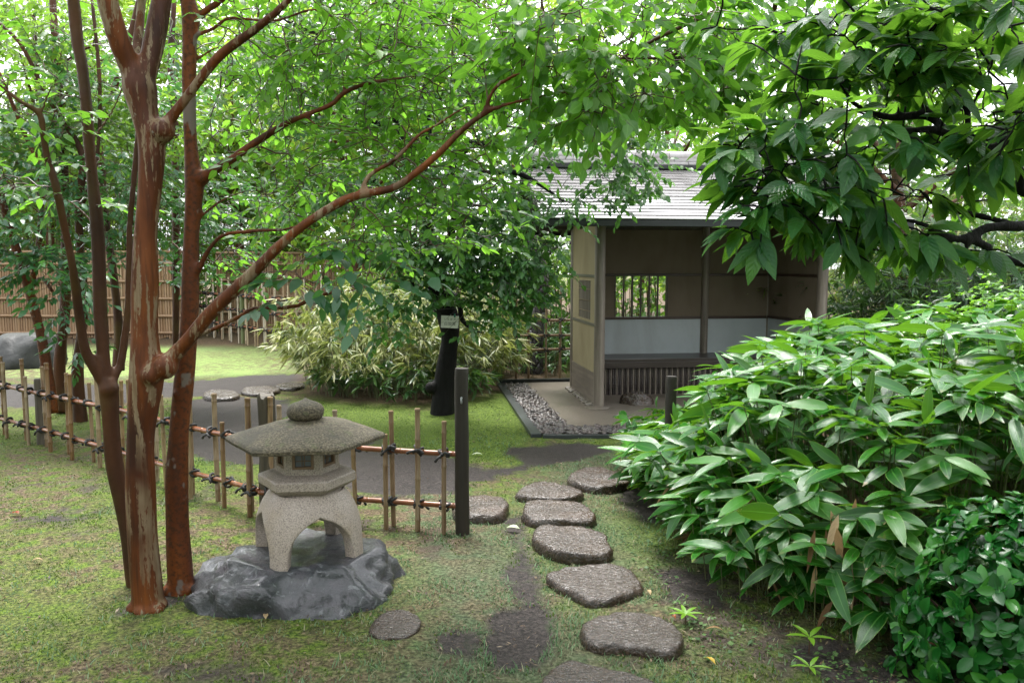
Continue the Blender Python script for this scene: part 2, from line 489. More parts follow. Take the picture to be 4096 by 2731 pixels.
wood('bench_wood', (0.0186, 0.01364, 0.0124), (0.0434, 0.0341, 0.031), (0.0744, 0.0589, 0.0527), .3, 0)
wood('eave_dark', (0.00372, 0.00496, 0.00558), (0.00868, 0.01116, 0.01178), (0.01736, 0.02108, 0.02108), .4, 0)
wood('rafter_wood', (0.0155, 0.01116, 0.0093), (0.0341, 0.0248, 0.02046), (0.0558, 0.0434, 0.0372), .5, 1)
wood('edging_slate', (0.01364, 0.01674, 0.0186), (0.0279, 0.03224, 0.0341), (0.0496, 0.0558, 0.05704), .4, 1)

def _roof(t):
    r = t.orand(); c = t.co((.06, 1, 1)); a = t.noise(22, 5, c); b = t.noise(1.7, 4, t.co())
    col = t.ramp(a, [(.3, (.12, .11, .112)), (.5, (.27, .255, .26)), (.75, (.42, .40, .405))])
    col = t.mix(t.mapr(b, .52, .66, 0, .6), col, (.16, .15, .15))
    t.set(col, t.mapr(b, .4, .65, .10, .22), 1.0, coat=1.0)
    t.b.inputs['Coat Roughness'].default_value = .06
    t.bump(a, .25, .004)
mk('roof_board', _roof)
def _tile(t):
    r = t.orand(); b = t.noise(9, 4, t.co())
    t.set(t.mix(t.mapr(b, .5, .7, 0, .5), t.ramp(r, [(0, (.30, .28, .285)), (.5, (.40, .38, .385)), (1, (.24, .21, .21))]), (.18, .15, .15)), .25, .6)
mk('ridge_tile', _tile)
def plaster(name, c1, c2):
    def f(t):
        c = t.co(); a = t.noise(3, 5, c); b = t.noise(90, 3, c)
        st = t.noise(2.2, 5, t.co((1, 1, .35)), .6, .6); col = t.mix(t.mapr(a, .3, .7, 0, 1), c1, c2)
        col = t.mix(t.mapr(st, .5, .72, 0, .45), col, t.mix(1.0, col, (.58, .54, .48), 'MULTIPLY'))
        t.set(col, .85, .2); t.bump(b, .2, .003)
    mk(name, f)
plaster('plaster_cream', (0.3, 0.252, 0.156), (0.258, 0.216, 0.132))
plaster('plaster_beige', (.17, .135, .10), (.14, .11, .08))
plaster('plaster_white', (.42, .45, .47), (.37, .40, .42))
def _conc(t):
    c = t.co(); a = t.noise(2.5, 5, c); b = t.noise(160, 2, c); v = t.noise(60, 3, c)
    col = t.mix(t.mapr(b, .42, .62, 0, 1), (0.1045, 0.08525, 0.066), (0.176, 0.1485, 0.121))
    col = t.mix(t.mapr(a, .5, .66, 0, .6), col, (0.0715, 0.05775, 0.044))
    t.set(col, .42, .45); t.bump(v, .3, .004)
mk('concrete_wash', _conc)
def _pebble(t):
    c = t.attr('tint'); o = t.co(); a = t.noise(90, 3, o)
    col = t.ramp(c, [(0, (0.02599, 0.02166, 0.02166)), (.3, (0.05775, 0.04331, 0.04043)), (.55, (0.08953, 0.0693, 0.06352)), (.8, (0.0462, 0.04331, 0.04331)), (1, (0.1213, 0.1068, 0.09814))])
    t.set(t.mix(t.mapr(a, .5, .7, 0, .4), col, (0.03465, 0.02599, 0.02454)), .32, .5)
mk('pebble', _pebble)
def _flatm(name, c, rough=.5):
    mk(name, lambda t: t.set(c, rough))
_flatm('sign_white', (.82, .83, .80), .4); _flatm('ink', (.015, .015, .017), .5); _flatm('clip_green', (.01, .16, .11), .4)
_flatm('lattice_brown', (.14, .085, .05), .5); _flatm('paper_grey', (.13, .15, .17), .6); _flatm('dark_void', (.01, .01, .01), .9); _flatm('metal_grey', (.25, .26, .27), .35)

def _ground(t):
    soil = t.attr('soil'); wet = t.attr('wet'); lush = t.attr('lush'); dry = t.attr('dry')
    c = t.co(); f = t.noise(55, 5, c, .65); g = t.noise(9, 5, c); h = t.noise(240, 2, c); m = t.noise(2.1, 4, c)
    moss = t.ramp(f, [(.34, (.015, .026, .004)), (.48, (.054, .090, .010)), (.6, (.11, .16, .020)), (.74, (.18, .21, .048))])
    grass = t.ramp(f, [(.34, (.020, .026, .013)), (.5, (.060, .082, .040)), (.68, (.125, .155, .090))])
    col = t.mix(lush, moss, grass)
    col = t.mix(t.attr('lawn'), col, t.ramp(f, [(.34, (.10, .15, .04)), (.5, (.17, .25, .07)), (.68, (.26, .33, .12))]))  # far lawn's colour is raised to carry the light of the open sky
    brown = t.ramp(f, [(.34, (.022, .014, .009)), (.5, (.085, .060, .036)), (.72, (.21, .165, .105))])
    col = t.mix(t.math('MULTIPLY', dry, t.mapr(g, .36, .58, .0, 1.0)), col, brown)
    earth = t.ramp(f, [(.36, (.010, .008, .0075)), (.5, (.028, .0225, .021)), (.66, (.062, .051, .047))])
    grit = t.mapr(t.voro(120, c), .0, .16, 1, 0)
    earth = t.mix(t.math('MULTIPLY', grit, t.mapr(h, .5, .6, 0, .5)), earth, (.17, .14, .12))
    k = t.math('ADD', soil, t.math('MULTIPLY', t.math('SUBTRACT', g, .5), .9))
    ks = t.mapr(t.math('ADD', k, t.math('MULTIPLY', t.math('SUBTRACT', f, .5), .5)), .28, .72, 0, 1)
    col = t.mix(ks, col, earth)
    far = t.attr('litter')
    col = t.mix(t.math('MULTIPLY', far, t.mapr(f, .35, .55, .5, 1)), col, t.ramp(t.noise(30, 4, c), [(.3, (.025, .017, .011)), (.55, (.09, .055, .035)), (.75, (.19, .12, .075))]))
    rg = t.mix(t.math('MULTIPLY', ks, wet), (.9, .9, .9), (.55, .55, .55))
    t.set(col, t.math('ADD', rg, t.mapr(f, .3, .7, -.08, .12)), .22)
    p = t.bump(f, .9, .018); t.bump(h, .35, .004, p)
mk('ground', _ground)

def mat_blade(name, a, b, c):
    t = NT(name); col = t.ramp(t.attr('tint'), [(0, a), (.6, b), (1, c)]); t.set(col, .5, .3)
    tl = t.n('BsdfTranslucent'); t.l(col, tl.inputs[0]); mx = t.n('MixShader'); mx.inputs[0].default_value = .35
    t.l(t.b.outputs[0], mx.inputs[1]); t.l(tl.outputs[0], mx.inputs[2]); t.l(mx.outputs[0], t.out.inputs[0]); M[name] = t.m
mat_blade('grass_blade', (.06, .125, .05), (.12, .21, .10), (.26, .24, .15))
mat_blade('moss_blade', (.038, .080, .009), (.085, .145, .018), (.17, .20, .05))

# ------------------------------------------------------------------ ground, path, grass
PATHS = [   # trodden earth, outlines on the ground (x, y) in metres
    [(-3.908, 9.227), (-3.72, 9.535), (-3.278, 9.631), (-2.797, 9.44), (-2.527, 8.939), (-2.475, 8.338), (-2.04, 7.726), (-1.399, 7.366), (-1.022, 7.019), (-0.491, 6.443), (-0.374, 6.327), (-0.106, 6.37), (0.129, 6.816), (0.282, 7.161), (0.619, 7.234), (0.882, 7.089), (1.061, 7.234), (1.01, 6.882), (0.804, 6.687), (0.405, 6.384), (0.081, 6.068), (-0.213, 5.781), (-0.366, 5.641), (-0.422, 5.551), (-0.683, 5.401), (-1.061, 5.486), (-1.594, 6.003), (-2.039, 6.356), (-2.381, 6.624), (-2.783, 6.8), (-3.326, 7.726)],
    [(-8.786, 10.79), (-6.949, 10.71), (-5.767, 10.71), (-4.576, 11.124), (-3.929, 11.572), (-3.161, 12.056), (-2.152, 12.367), (-2.065, 11.858), (-2.841, 11.299), (-3.133, 10.591), (-3.356, 9.863), (-4.01, 9.863), (-4.47, 9.227), (-5.371, 8.939), (-7.081, 8.667)],
]
BARE = [   # (outline, strength) worn patches
    ([(-0.094, 3.588), (0.091, 3.66), (0.191, 3.588), (0.183, 3.244), (0.094, 3.042), (-0.062, 3.025), (-0.131, 3.244)], 1.0),
    ([(-0.365, 3.365), (-0.128, 3.407), (-0.103, 3.244), (-0.152, 3.095), (-0.301, 3.186)], .85),
    ([(-0.1, 4.942), (0.068, 5.031), (0.121, 4.393), (0.165, 3.951), (0.171, 3.588), (0.028, 3.588), (-0.058, 3.951), (0.01, 4.324)], .74),
    ([(0.737, 5.641), (1.063, 5.877), (0.964, 4.855), (0.801, 4.855), (0.726, 5.319)], .8),
    ([(0.776, 4.538), (1.097, 4.193), (1.203, 3.636), (1.54, 3.283), (2.071, 2.958), (1.754, 2.716), (1.175, 2.832), (0.887, 2.958), (0.726, 3.324), (0.713, 3.895)], .50),
    ([(-1.92, 3.787), (-1.732, 3.951), (-1.577, 3.787), (-1.63, 3.612), (-1.791, 3.564), (-1.857, 3.495)], .75),
    ([(-1.478, 3.059), (-1.112, 3.167), (-0.805, 2.958), (-1.0, 2.832), (-1.292, 2.832)], .55),
    ([(-3.176, 4.898), (-2.994, 5.319), (-2.758, 5.124), (-2.963, 4.772)], .45),
    ([(-2.18, 3.407), (-2.115, 3.564), (-2.016, 3.495), (-2.11, 3.324)], .45),
]
LUSH = [[(-0.971, 5.877), (-0.359, 5.53), (0.011, 4.942), (0.199, 4.193), (0.317, 3.636), (0.585, 3.167), (0.506, 2.716), (-0.431, 2.716), (-0.899, 2.716), (-0.535, 3.167), (-0.5, 3.588), (-0.693, 4.464)],
        [(0.314, 6.719), (1.087, 6.882), (0.977, 5.757), (0.679, 5.422), (0.702, 4.393), (0.813, 3.951), (0.838, 3.167), (0.65, 2.958), (0.317, 3.636), (0.068, 5.031)],
        [(-13.331, 15.398), (-7.822, 16.262), (-4.006, 14.999), (-3.255, 12.158), (-4.647, 11.299), (-9.522, 10.955)]]
LITTER = [[(-2.648, 9.863), (-1.918, 9.227), (-0.898, 9.227), (0.023, 10.4), (0.792, 10.71), (1.346, 18.313), (-4.026, 15.398)],
          [(-14, 16.2), (-3, 16.0), (8, 12.3), (30, 12), (30, 60), (-40, 60), (-40, 16)],
          [(1.05, 6.3), (1.15, 4.3), (1.6, 3.3), (3.5, 2.6), (9, 2.6), (9, 12), (4.0, 12), (3.8, 9), (1.7, 7.2)]]

def path_d(x, y):
    w = (fbm(x, y, 1.6, 4, 11) - .5) * .55 + (fbm(x, y, 9, 3, 12) - .5) * .16
    return np.minimum(poly_sdf(x, y, PATHS[0]), poly_sdf(x, y, PATHS[1])) + w

def ground_masks(x, y):
    pd = path_d(x, y)
    soil = np.clip(.5 - pd / .22, 0, 1)
    for poly, s in BARE:
        d = poly_sdf(x, y, poly)
        soil = np.maximum(soil, s * np.clip(.5 - d / .14, 0, 1))
    n = fbm(x, y, 2.3, 4, 5)
    soil = np.clip(soil + np.clip((n - .56) * 2.6, 0, .46) * (y < 7), 0, 1)
    lush = np.zeros_like(x)
    for poly in LUSH: lush = np.maximum(lush, np.clip(.5 - poly_sdf(x, y, poly) / .5, 0, 1))
    lit = np.zeros_like(x)
    for poly in LITTER: lit = np.maximum(lit, np.clip(.5 - poly_sdf(x, y, poly) / .35, 0, 1))
    moss_isle = np.clip(.5 - poly_sdf(x, y, [(-2.651, 8.939), (-2.364, 9.378), (-0.857, 8.801), (0.022, 10.036), (0.243, 7.423), (-0.093, 6.443), (-0.495, 6.532), (-1.426, 7.423), (-2.214, 8.055)]) / .3, 0, 1)
    dry = np.clip(fbm(x, y, 1.1, 3, 21) * 2.0 - .32, 0, 1) * (1 - moss_isle)
    lush = lush * (1 - moss_isle)
    return soil, lush, lit, dry, pd

def ground_z(x, y):
    return (fbm(x, y, .5, 3, 31) - .5) * .05 + (fbm(x, y, 6, 3, 32) - .5) * .016 - .004

def axis(lo, hi, step, far_lo, far_hi):
    a = list(np.arange(lo, hi, step)); s = step; v = a[-1]
    while v < far_hi: s *= 1.25; v += s; a.append(v)
    s = step; v = lo; b = []
    while v > far_lo: s *= 1.25; v -= s; b.append(v)
    return np.array(b[::-1] + a)

gx = axis(-6.2, 3.2, .045, -90, 90); gy = axis(2.0, 11.6, .045, -25, 150)
GX, GY = np.meshgrid(gx, gy)
soil, lush, lit, dry, pd = ground_masks(GX, GY)
GZ = ground_z(GX, GY) - .012 * np.clip(soil, 0, 1)
nx, ny = len(gx), len(gy)
idx = np.arange(nx * ny).reshape(ny, nx)
quads = np.stack((idx[:-1, :-1], idx[:-1, 1:], idx[1:, 1:], idx[1:, :-1]), -1).reshape(-1, 4)
face_pd = (pd[:-1, :-1] + pd[1:, 1:] + pd[:-1, 1:] + pd[1:, :-1]).ravel() / 4
allv = np.stack((GX, GY, GZ), -1).reshape(-1, 3)
wet = np.clip(.35 + .9 * fbm(GX, GY, 1.3, 3, 41) * 1.0, 0, 1)
lawn = np.clip(.5 - (poly_sdf(GX, GY, LUSH[2]) + (fbm(GX, GY, .8, 3, 77) - .5) * 1.2) / .5, 0, 1)  # mask of the far lawn, where open-sky brightness goes into the colour
def ground_part(name, sel):
    q = quads[sel]; used = np.unique(q); remap = np.full(nx * ny, -1); remap[used] = np.arange(len(used))
    me = np_mesh(name, allv[used], remap[q], np.full(len(q), 4),
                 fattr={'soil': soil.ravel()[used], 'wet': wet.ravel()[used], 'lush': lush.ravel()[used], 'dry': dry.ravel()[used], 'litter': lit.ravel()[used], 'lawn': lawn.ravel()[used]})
    return link(name, me, M['ground'])
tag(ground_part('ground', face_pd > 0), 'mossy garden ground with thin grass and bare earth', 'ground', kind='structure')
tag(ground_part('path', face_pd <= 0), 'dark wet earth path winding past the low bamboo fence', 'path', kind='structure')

def blades(name, n, area, hrange, wid, keep, mat, lean, label, ypow=1.0, cat='grass'):
    x0, x1, y0, y1 = area
    u = rng.random(n); x = x0 + (x1 - x0) * rng.random(n)
    y = y0 * (y1 / y0) ** (u ** ypow)
    s_, lu, li, dr, pd_ = ground_masks(x, y)
    k = rng.random(n) < keep(x, y, s_, lu, li, dr, pd_)
    x, y, lu, dr = x[k], y[k], lu[k], dr[k]; n = len(x)
    z = ground_z(x, y) - .006
    h = (hrange[0] + (hrange[1] - hrange[0]) * rng.random(n) ** 2) * (.6 + .8 * fbm(x, y, 3, 2, 51))
    az = rng.random(n) * 2 * np.pi; la = lean * (.2 + rng.random(n)); w = wid * (.6 + .8 * rng.random(n)) * (1 + .12 * y)
    sx, sy = np.cos(az + 1.57) * w / 2, np.sin(az + 1.57) * w / 2
    p = np.stack((x, y, z), -1); dv = np.stack((np.cos(az) * la * h, np.sin(az) * la * h, h), -1); sv = np.stack((sx, sy, np.zeros(n)), -1)
    V = np.stack((p - sv, p + sv, p + dv * .55 + sv * .8 + np.array([0, 0, .0]), p + dv * .55 - sv * .8, p + dv * [1.25, 1.25, .95]), 1)
    base = (np.arange(n) * 5)[:, None]
    F = np.concatenate((base + np.array([[0, 1, 2, 3]]), base + np.array([[3, 2, 4]])), 1)
    tint = np.clip(.15 + .6 * rng.random(n) + .5 * (rng.random(n) < .12 + .25 * dr) - .1 * lu, 0, 1)
    me = np_mesh(name, V.reshape(-1, 3), F, np.tile([4, 3], n), smooth=True, fattr={'tint': np.repeat(tint, 5)})
    return tag(link(name, me, M[mat]), label, cat, kind='stuff')

def keep_grass(x, y, s, lu, li, dr, pd_):
    pat = np.clip((fbm(x, y, 4.5, 3, 61) - .40) * 5, 0, 1)
    return np.where((pd_ > .02) & (li < .4), (.20 + .80 * lu) * pat * np.clip(1.15 - .7 * dr, .25, 1) * np.clip(1.25 - s * 1.7, 0, 1), 0)
blades('grass', 380000, (-4.6, 2.3, 2.3, 7.6), (0.010, .034), .0034, keep_grass, 'grass_blade', .9, 'short pale green grass growing in thin tufts between the stepping stones', 1.15)
def keep_moss(x, y, s, lu, li, dr, pd_):
    pat = np.clip((fbm(x, y, 7, 3, 62) - .30) * 4, 0, 1)
    return np.where((pd_ > .0) & (li < .5), (1 - .75 * lu) * pat * np.clip(1.2 - s * 1.6, 0, 1) * np.clip(1.1 - .6 * dr, 0, 1), 0)
blades('moss', 320000, (-5.2, 2.3, 2.3, 9.4), (.006, .018), .0048, keep_moss, 'moss_blade', .5, 'yellow green moss carpet on the garden floor', 1.1, 'moss')

def flecks(name, n, area, size, keep, mat, label, cat, asp=.4, flat=True):
    x0, x1, y0, y1 = area; x = x0 + (x1 - x0) * rng.random(n); y = y0 * (y1 / y0) ** rng.random(n)
    k = rng.random(n) < keep(x, y, *ground_masks(x, y)); x, y = x[k], y[k]; n = len(x)
    z = ground_z(x, y) + .004 + .006 * rng.random(n); s = size * (.4 + rng.random(n) ** 2 * 1.6); a = rng.random(n) * 6.28
    d = np.stack((np.cos(a), np.sin(a), rng.normal(0, .25, n)), -1) * s[:, None]; e = np.stack((-np.sin(a), np.cos(a), rng.normal(0, .4, n)), -1) * (s * asp * rng.uniform(.4, 1, n))[:, None]
    p = np.stack((x, y, z), -1); V = np.stack((p - d, p - e * .9, p + d, p + e), 1)
    me = np_mesh(name, V.reshape(-1, 3), np.arange(4 * n), np.full(n, 4), fattr={'tint': np.repeat(rng.random(n), 4)})
    return tag(link(name, me, M[mat]), label, cat, kind='stuff')
mat_blade('litter', (.03, .017, .011), (.11, .07, .042), (.25, .195, .13))
mat_blade('clover', (.03, .075, .02), (.06, .13, .035), (.12, .2, .06))
flecks('leaf_litter', 42000, (-5.0, 3.0, 2.3, 9.0), .0085, lambda x, y, s, lu, li, dr, pd_: np.clip(.12 + .5 * fbm(x, y, 2.0, 3, 66) ** 2 + .5 * li + .35 * s * (pd_ > 0), 0, 1) * np.where(pd_ < 0, .12, 1), 'litter', 'scattered brown and straw coloured leaf crumbs on the ground', 'litter')
flecks('ground_cover', 15000, (.3, 2.6, 2.3, 5.5), .0085, lambda x, y, s, lu, li, dr, pd_: np.clip((fbm(x, y, 3.0, 3, 67) - .42) * 4, 0, 1) * np.clip((x - .55) * 2.5, 0, 1) * (y < 4.6), 'clover', 'tiny round leaved weeds on the shaded earth beside the dwarf bamboo', 'weeds', asp=.9)

# ------------------------------------------------------------------ stepping stones and rocks
def closed(pts, n):
    p = np.array(pts, dtype=float); p = np.vstack((p, p[:1]))
    q = np.vstack((p[-2], p, p[1])); out = []
    for i in range(1, len(q) - 2):
        a, b, c, d = q[i - 1], q[i], q[i + 1], q[i + 2]
        for t in np.linspace(0, 1, n, endpoint=False):
            out.append(0.5 * ((2 * b) + (c - a) * t + (2 * a - 5 * b + 4 * c - d) * t * t + (3 * b - a - 3 * c + d) * t ** 3))
    return np.array(out)

def slab_stone(name, outline, h, label, group, mat='step_stone', seed=0, tilt=(0, 0), cat='stepping stone', rough=1.0):
    o = closed(outline, 7); c = o.mean(0); n = len(o)
    ring = [(1.015, -.06), (1.03, h * .25), (1.025, h * .55), (1.0, h * .80), (.97, h * .93), (.93, h * .985), (.86, h), (.75, h), (.62, h), (.48, h), (.34, h), (.2, h), (.08, h)]
    V = []
    for k, (s, z) in enumerate(ring):
        for p in o:
            d = (p - c); q = c + d * s
            nz = mnoise.fractal(Vector((q[0] * 7, q[1] * 7, z * 14 + seed * 3.1)), 1.0, 2.0, 4)
            nf = mnoise.fractal(Vector((q[0] * 26, q[1] * 18, z * 30 + seed)), 1.0, 2.0, 3)
            rad = nrm(d)
            side = 1.0 if k < 6 else 0.2
            q = q + rad * (nz * .011 + nf * .004) * side
            zz = z + (nz * .010 + nf * .0045) * rough * (0 if k == 0 else 1) + ((q[0] - c[0]) * tilt[0] + (q[1] - c[1]) * tilt[1]) * (0 if k == 0 else 1)
            V.append((q[0] - c[0], q[1] - c[1], zz))
    V.append((0, 0, h))
    F = []
    for k in range(len(ring) - 1):
        for i in range(n):
            j = (i + 1) % n; F.append((k * n + i, k * n + j, (k + 1) * n + j, (k + 1) * n + i))
    last = (len(ring) - 1) * n
    for i in range(n): F.append((last + i, last + (i + 1) % n, len(V) - 1))
    b = Buf(); b.add(V, F)
    ob = b.obj(name, M[mat], smooth=True, loc=(c[0], c[1], 0))
    return tag(ob, label, cat, group)

SG = 'stepping stones leading through the gate'
stones = [
    ([(0.095, 2.768), (0.142, 2.93), (0.207, 3.014), (0.335, 2.998), (0.481, 2.901), (0.555, 2.826), (0.553, 2.724), (0.381, 2.628), (0.182, 2.628)], 0.048, 'grey wet stepping stone cut off by the bottom edge of the photo'),
    ([(0.305, 3.3), (0.371, 3.398), (0.496, 3.463), (0.627, 3.45), (0.699, 3.365), (0.717, 3.222), (0.683, 3.133), (0.611, 3.09), (0.486, 3.147), (0.373, 3.162), (0.307, 3.222)], 0.054, 'large brown wet stepping stone with a sprout growing at its corner'),
    ([(0.181, 3.903), (0.273, 4.01), (0.491, 4.05), (0.597, 4.01), (0.636, 3.881), (0.644, 3.765), (0.566, 3.685), (0.376, 3.599), (0.313, 3.666), (0.218, 3.796)], 0.048, 'broad grey stepping stone, third from the bottom of the photo'),
    ([(0.118, 4.475), (0.17, 4.601), (0.36, 4.601), (0.524, 4.499), (0.536, 4.362), (0.541, 4.197), (0.467, 4.151), (0.343, 4.146), (0.24, 4.197), (0.155, 4.321)], 0.068, 'thick stepping stone with a flat wet top, fourth from the bottom of the photo'),
    ([(0.068, 4.954), (0.13, 5.148), (0.347, 5.148), (0.477, 5.026), (0.519, 4.834), (0.432, 4.752), (0.17, 4.752), (0.083, 4.834)], 0.061, 'oblong stepping stone right behind the thick one and before the fork in the stones'),
    ([(0.037, 5.4), (0.201, 5.637), (0.34, 5.571), (0.49, 5.388), (0.397, 5.228), (0.165, 5.228), (0.061, 5.295)], 0.054, 'pointed brown stepping stone at the fork, nearest to the gate post side'),
    ([(0.417, 5.809), (0.545, 6.035), (0.71, 6.035), (0.879, 5.739), (0.724, 5.55), (0.559, 5.529), (0.441, 5.67)], 0.048, 'oval reddish stepping stone in the row farthest back beside the dwarf bamboo'),
    ([(-0.388, 5.099), (-0.332, 5.244), (-0.1, 5.264), (-0.029, 5.062), (-0.073, 4.868), (-0.205, 4.834), (-0.34, 4.868)], 0.061, 'flat stepping stone partly hidden behind the dark gate post'),
    ([(0.879, 6.11), (0.964, 6.287), (1.127, 6.314), (1.176, 6.085), (1.025, 5.944), (0.891, 5.973)], 0.041, 'small stepping stone half hidden under the dwarf bamboo leaves'),
]
for i, (o_, h_, l_) in enumerate(stones):
    slab_stone('stepping_stone', o_, h_, l_, SG, seed=i, tilt=(0, 0))
slab_stone('stepping_stone', [(-0.634, 3.382), (-0.608, 3.524), (-0.517, 3.561), (-0.434, 3.505), (-0.412, 3.39), (-0.462, 3.299), (-0.569, 3.291)], .016, 'small round grey stone sunk flush in the grass in front of the lantern', SG, seed=21)
for o_, l_, s_ in (([(-3.787, 9.659), (-3.818, 9.938), (-3.624, 10.01), (-3.385, 9.762), (-3.324, 9.461), (-3.497, 9.364), (-3.679, 9.461)], 'dark slab stepping stone on the far path nearest the red trunks', 31),
                   ([(-3.425, 10.01), (-3.406, 10.27), (-3.174, 10.347), (-2.971, 10.083), (-2.964, 9.831), (-3.137, 9.693), (-3.332, 9.797)], 'dark slab stepping stone in the middle of the three on the far path', 32),
                   ([(-3.117, 10.386), (-3.071, 10.584), (-2.848, 10.625), (-2.727, 10.386), (-2.78, 10.157), (-2.976, 10.157)], 'dark slab stepping stone on the far path touching the pale bamboo', 33)):
    slab_stone('stepping_stone', o_, .04, l_, 'stepping stones on the far path', seed=s_)

def boulder(name, loc, size, flat, label, mat, seed, sub=5, rz=0.0, amp=.22, cat='rock', sink=0.0, fine=0.0, plateau=None):
    bm = bmesh.new(); bmesh.ops.create_icosphere(bm, subdivisions=sub, radius=1.0)
    for v in bm.verts:
        d = v.co.normalized()
        k = mnoise.fractal(d * 1.3 + Vector((seed, 0, 0)), 1.0, 2.0, 5) * amp + mnoise.fractal(d * 5 + Vector((0, seed, 0)), 1.0, 2.0, 4) * amp * .22
        r = mnoise.ridged_multi_fractal(d * 2.1 + Vector((0, 0, seed)), 1.0, 2.0, 4, 1.0, 2.0) * amp * .12
        v.co = d * (1 + k - r)
        v.co = Vector((v.co.x * size[0], v.co.y * size[1], v.co.z * size[2]))
        v.co += d * (mnoise.fractal(v.co * 9 + Vector((seed, seed, 0)), 1.0, 2.0, 4) * .020 - mnoise.ridged_multi_fractal(v.co * 5.5, 1.0, 2.0, 4, 1.0, 2.0) * .012) * fine
        v.co.z -= sink
        if flat and v.co.z > flat: v.co.z = flat + (v.co.z - flat) * (.16 + .1 * fine)
        if plateau:
            k_ = max(0.0, min(1.0, (plateau[0] - math.hypot(v.co.x - plateau[2], v.co.y - plateau[3])) / .07))
            if v.co.z > 0: v.co.z += (plateau[1] + mnoise.noise(v.co * 9) * .012 - v.co.z) * k_ * .9
        if v.co.z < -.06: v.co.z = -.06 + (v.co.z + .06) * .2
    me = bpy.data.meshes.new(name); bm.to_mesh(me); bm.free()
    me.polygons.foreach_set('use_smooth', np.ones(len(me.polygons), dtype=bool))
    o = link(name, me, M[mat], loc=loc, rot=(0, 0, rz)); return tag(o, label, cat)
boulder('base_rock', (-1.05, 3.86, 0), (.56, .47, .48), .195, 'smooth wet blue grey rock under the stone lantern', 'rock_blue', 3.4, rz=.08, sink=.15, amp=.24, fine=1.2, plateau=(.36, .175, .03, .04))
boulder('boulder', (-7.853, 12.806, 0.0), (.62, .5, .62), .5, 'large dark grey boulder beyond the fence before the tall bamboo screen', 'rock_dark', 8.1, sub=4)
boulder('seat_stone', (1.438, 8.996, 0.04), (.19, .14, .15), .12, 'low brown shoe stone on the floor under the pavilion bench', 'step_stone', 12.7, sub=4)

# ------------------------------------------------------------------ stone lantern
LX, LY = -1.024, 3.90
lan = tag(empty('stone_lantern', (LX, LY, .14), math.radians(7)), 'squat granite snow viewing lantern with wide hexagonal cap on the blue grey rock', 'lantern')
lan.scale = (1.043,) * 3
def hexr(th, k=6):
    a = (th % (2 * math.pi / k)) - math.pi / k
    return math.cos(math.pi / k) / math.cos(a)
def hexlathe(prof, sub=10, cap=(True, True), wob=0.0, seed=0):
    """prof (R, z, roundness 0=hexagon 1=circle)"""
    V = []; F = []; n = 6 * sub
    for R, z, rd in prof:
        for k in range(n):
            th = 2 * math.pi * k / n
            r = R * (hexr(th) * (1 - rd) + rd)
            p = Vector((r * math.cos(th), r * math.sin(th), z))
            if wob: p += Vector(mnoise.noise_vector(p * 16 + Vector((seed, 0, 0)))) * wob
            V.append(p)
    for i in range(len(prof) - 1):
        for k in range(n):
            k2 = (k + 1) % n; F.append((i * n + k, i * n + k2, (i + 1) * n + k2, (i + 1) * n + k))
    if cap[0]: F.append(tuple(range(n - 1, -1, -1)))
    if cap[1]: F.append(tuple((len(prof) - 1) * n + k for k in range(n)))
    b = Buf(); b.add(V, F); return b
R_ = .372
prof = [(.15, .573, .0), (.25, .578, 0), (R_ - .01, .572, 0), (R_, .576, 0), (R_ + .003, .590, 0), (R_ - .004, .600, 0)]
for t in np.linspace(.96, .2, 12): prof.append((R_ * t, .600 + .082 * (1 - t ** 1.55), max(0, .5 - t) * 1.2))
prof.append((.03, .683, .8))
hexlathe(prof, 10, wob=.0035).obj('lantern_roof', M['granite_mossy'], lan, smooth=True, angle=35)
fin = Buf().lathe([(.03, .672), (.07, .676), (.082, .690), (.088, .708), (.086, .724), (.076, .740), (.058, .752), (.034, .761), (.016, .768), (.004, .776)], 32)
fin.v = [tuple(Vector(p) + Vector(mnoise.noise_vector(Vector(p) * 18)) * .003) for p in fin.v]
fin.obj('finial', M['granite_mossy'], lan, smooth=True)
# platform
hexlathe([(.155, .338, .4), (.19, .350, .1), (.222, .372, 0), (.228, .378, 0), (.229, .412, 0), (.224, .418, 0), (.19, .430, 0), (.165, .434, 0), (.1, .435, 0)], 6, wob=.0015).obj('platform', M['granite_light'], lan, smooth=True, angle=22)
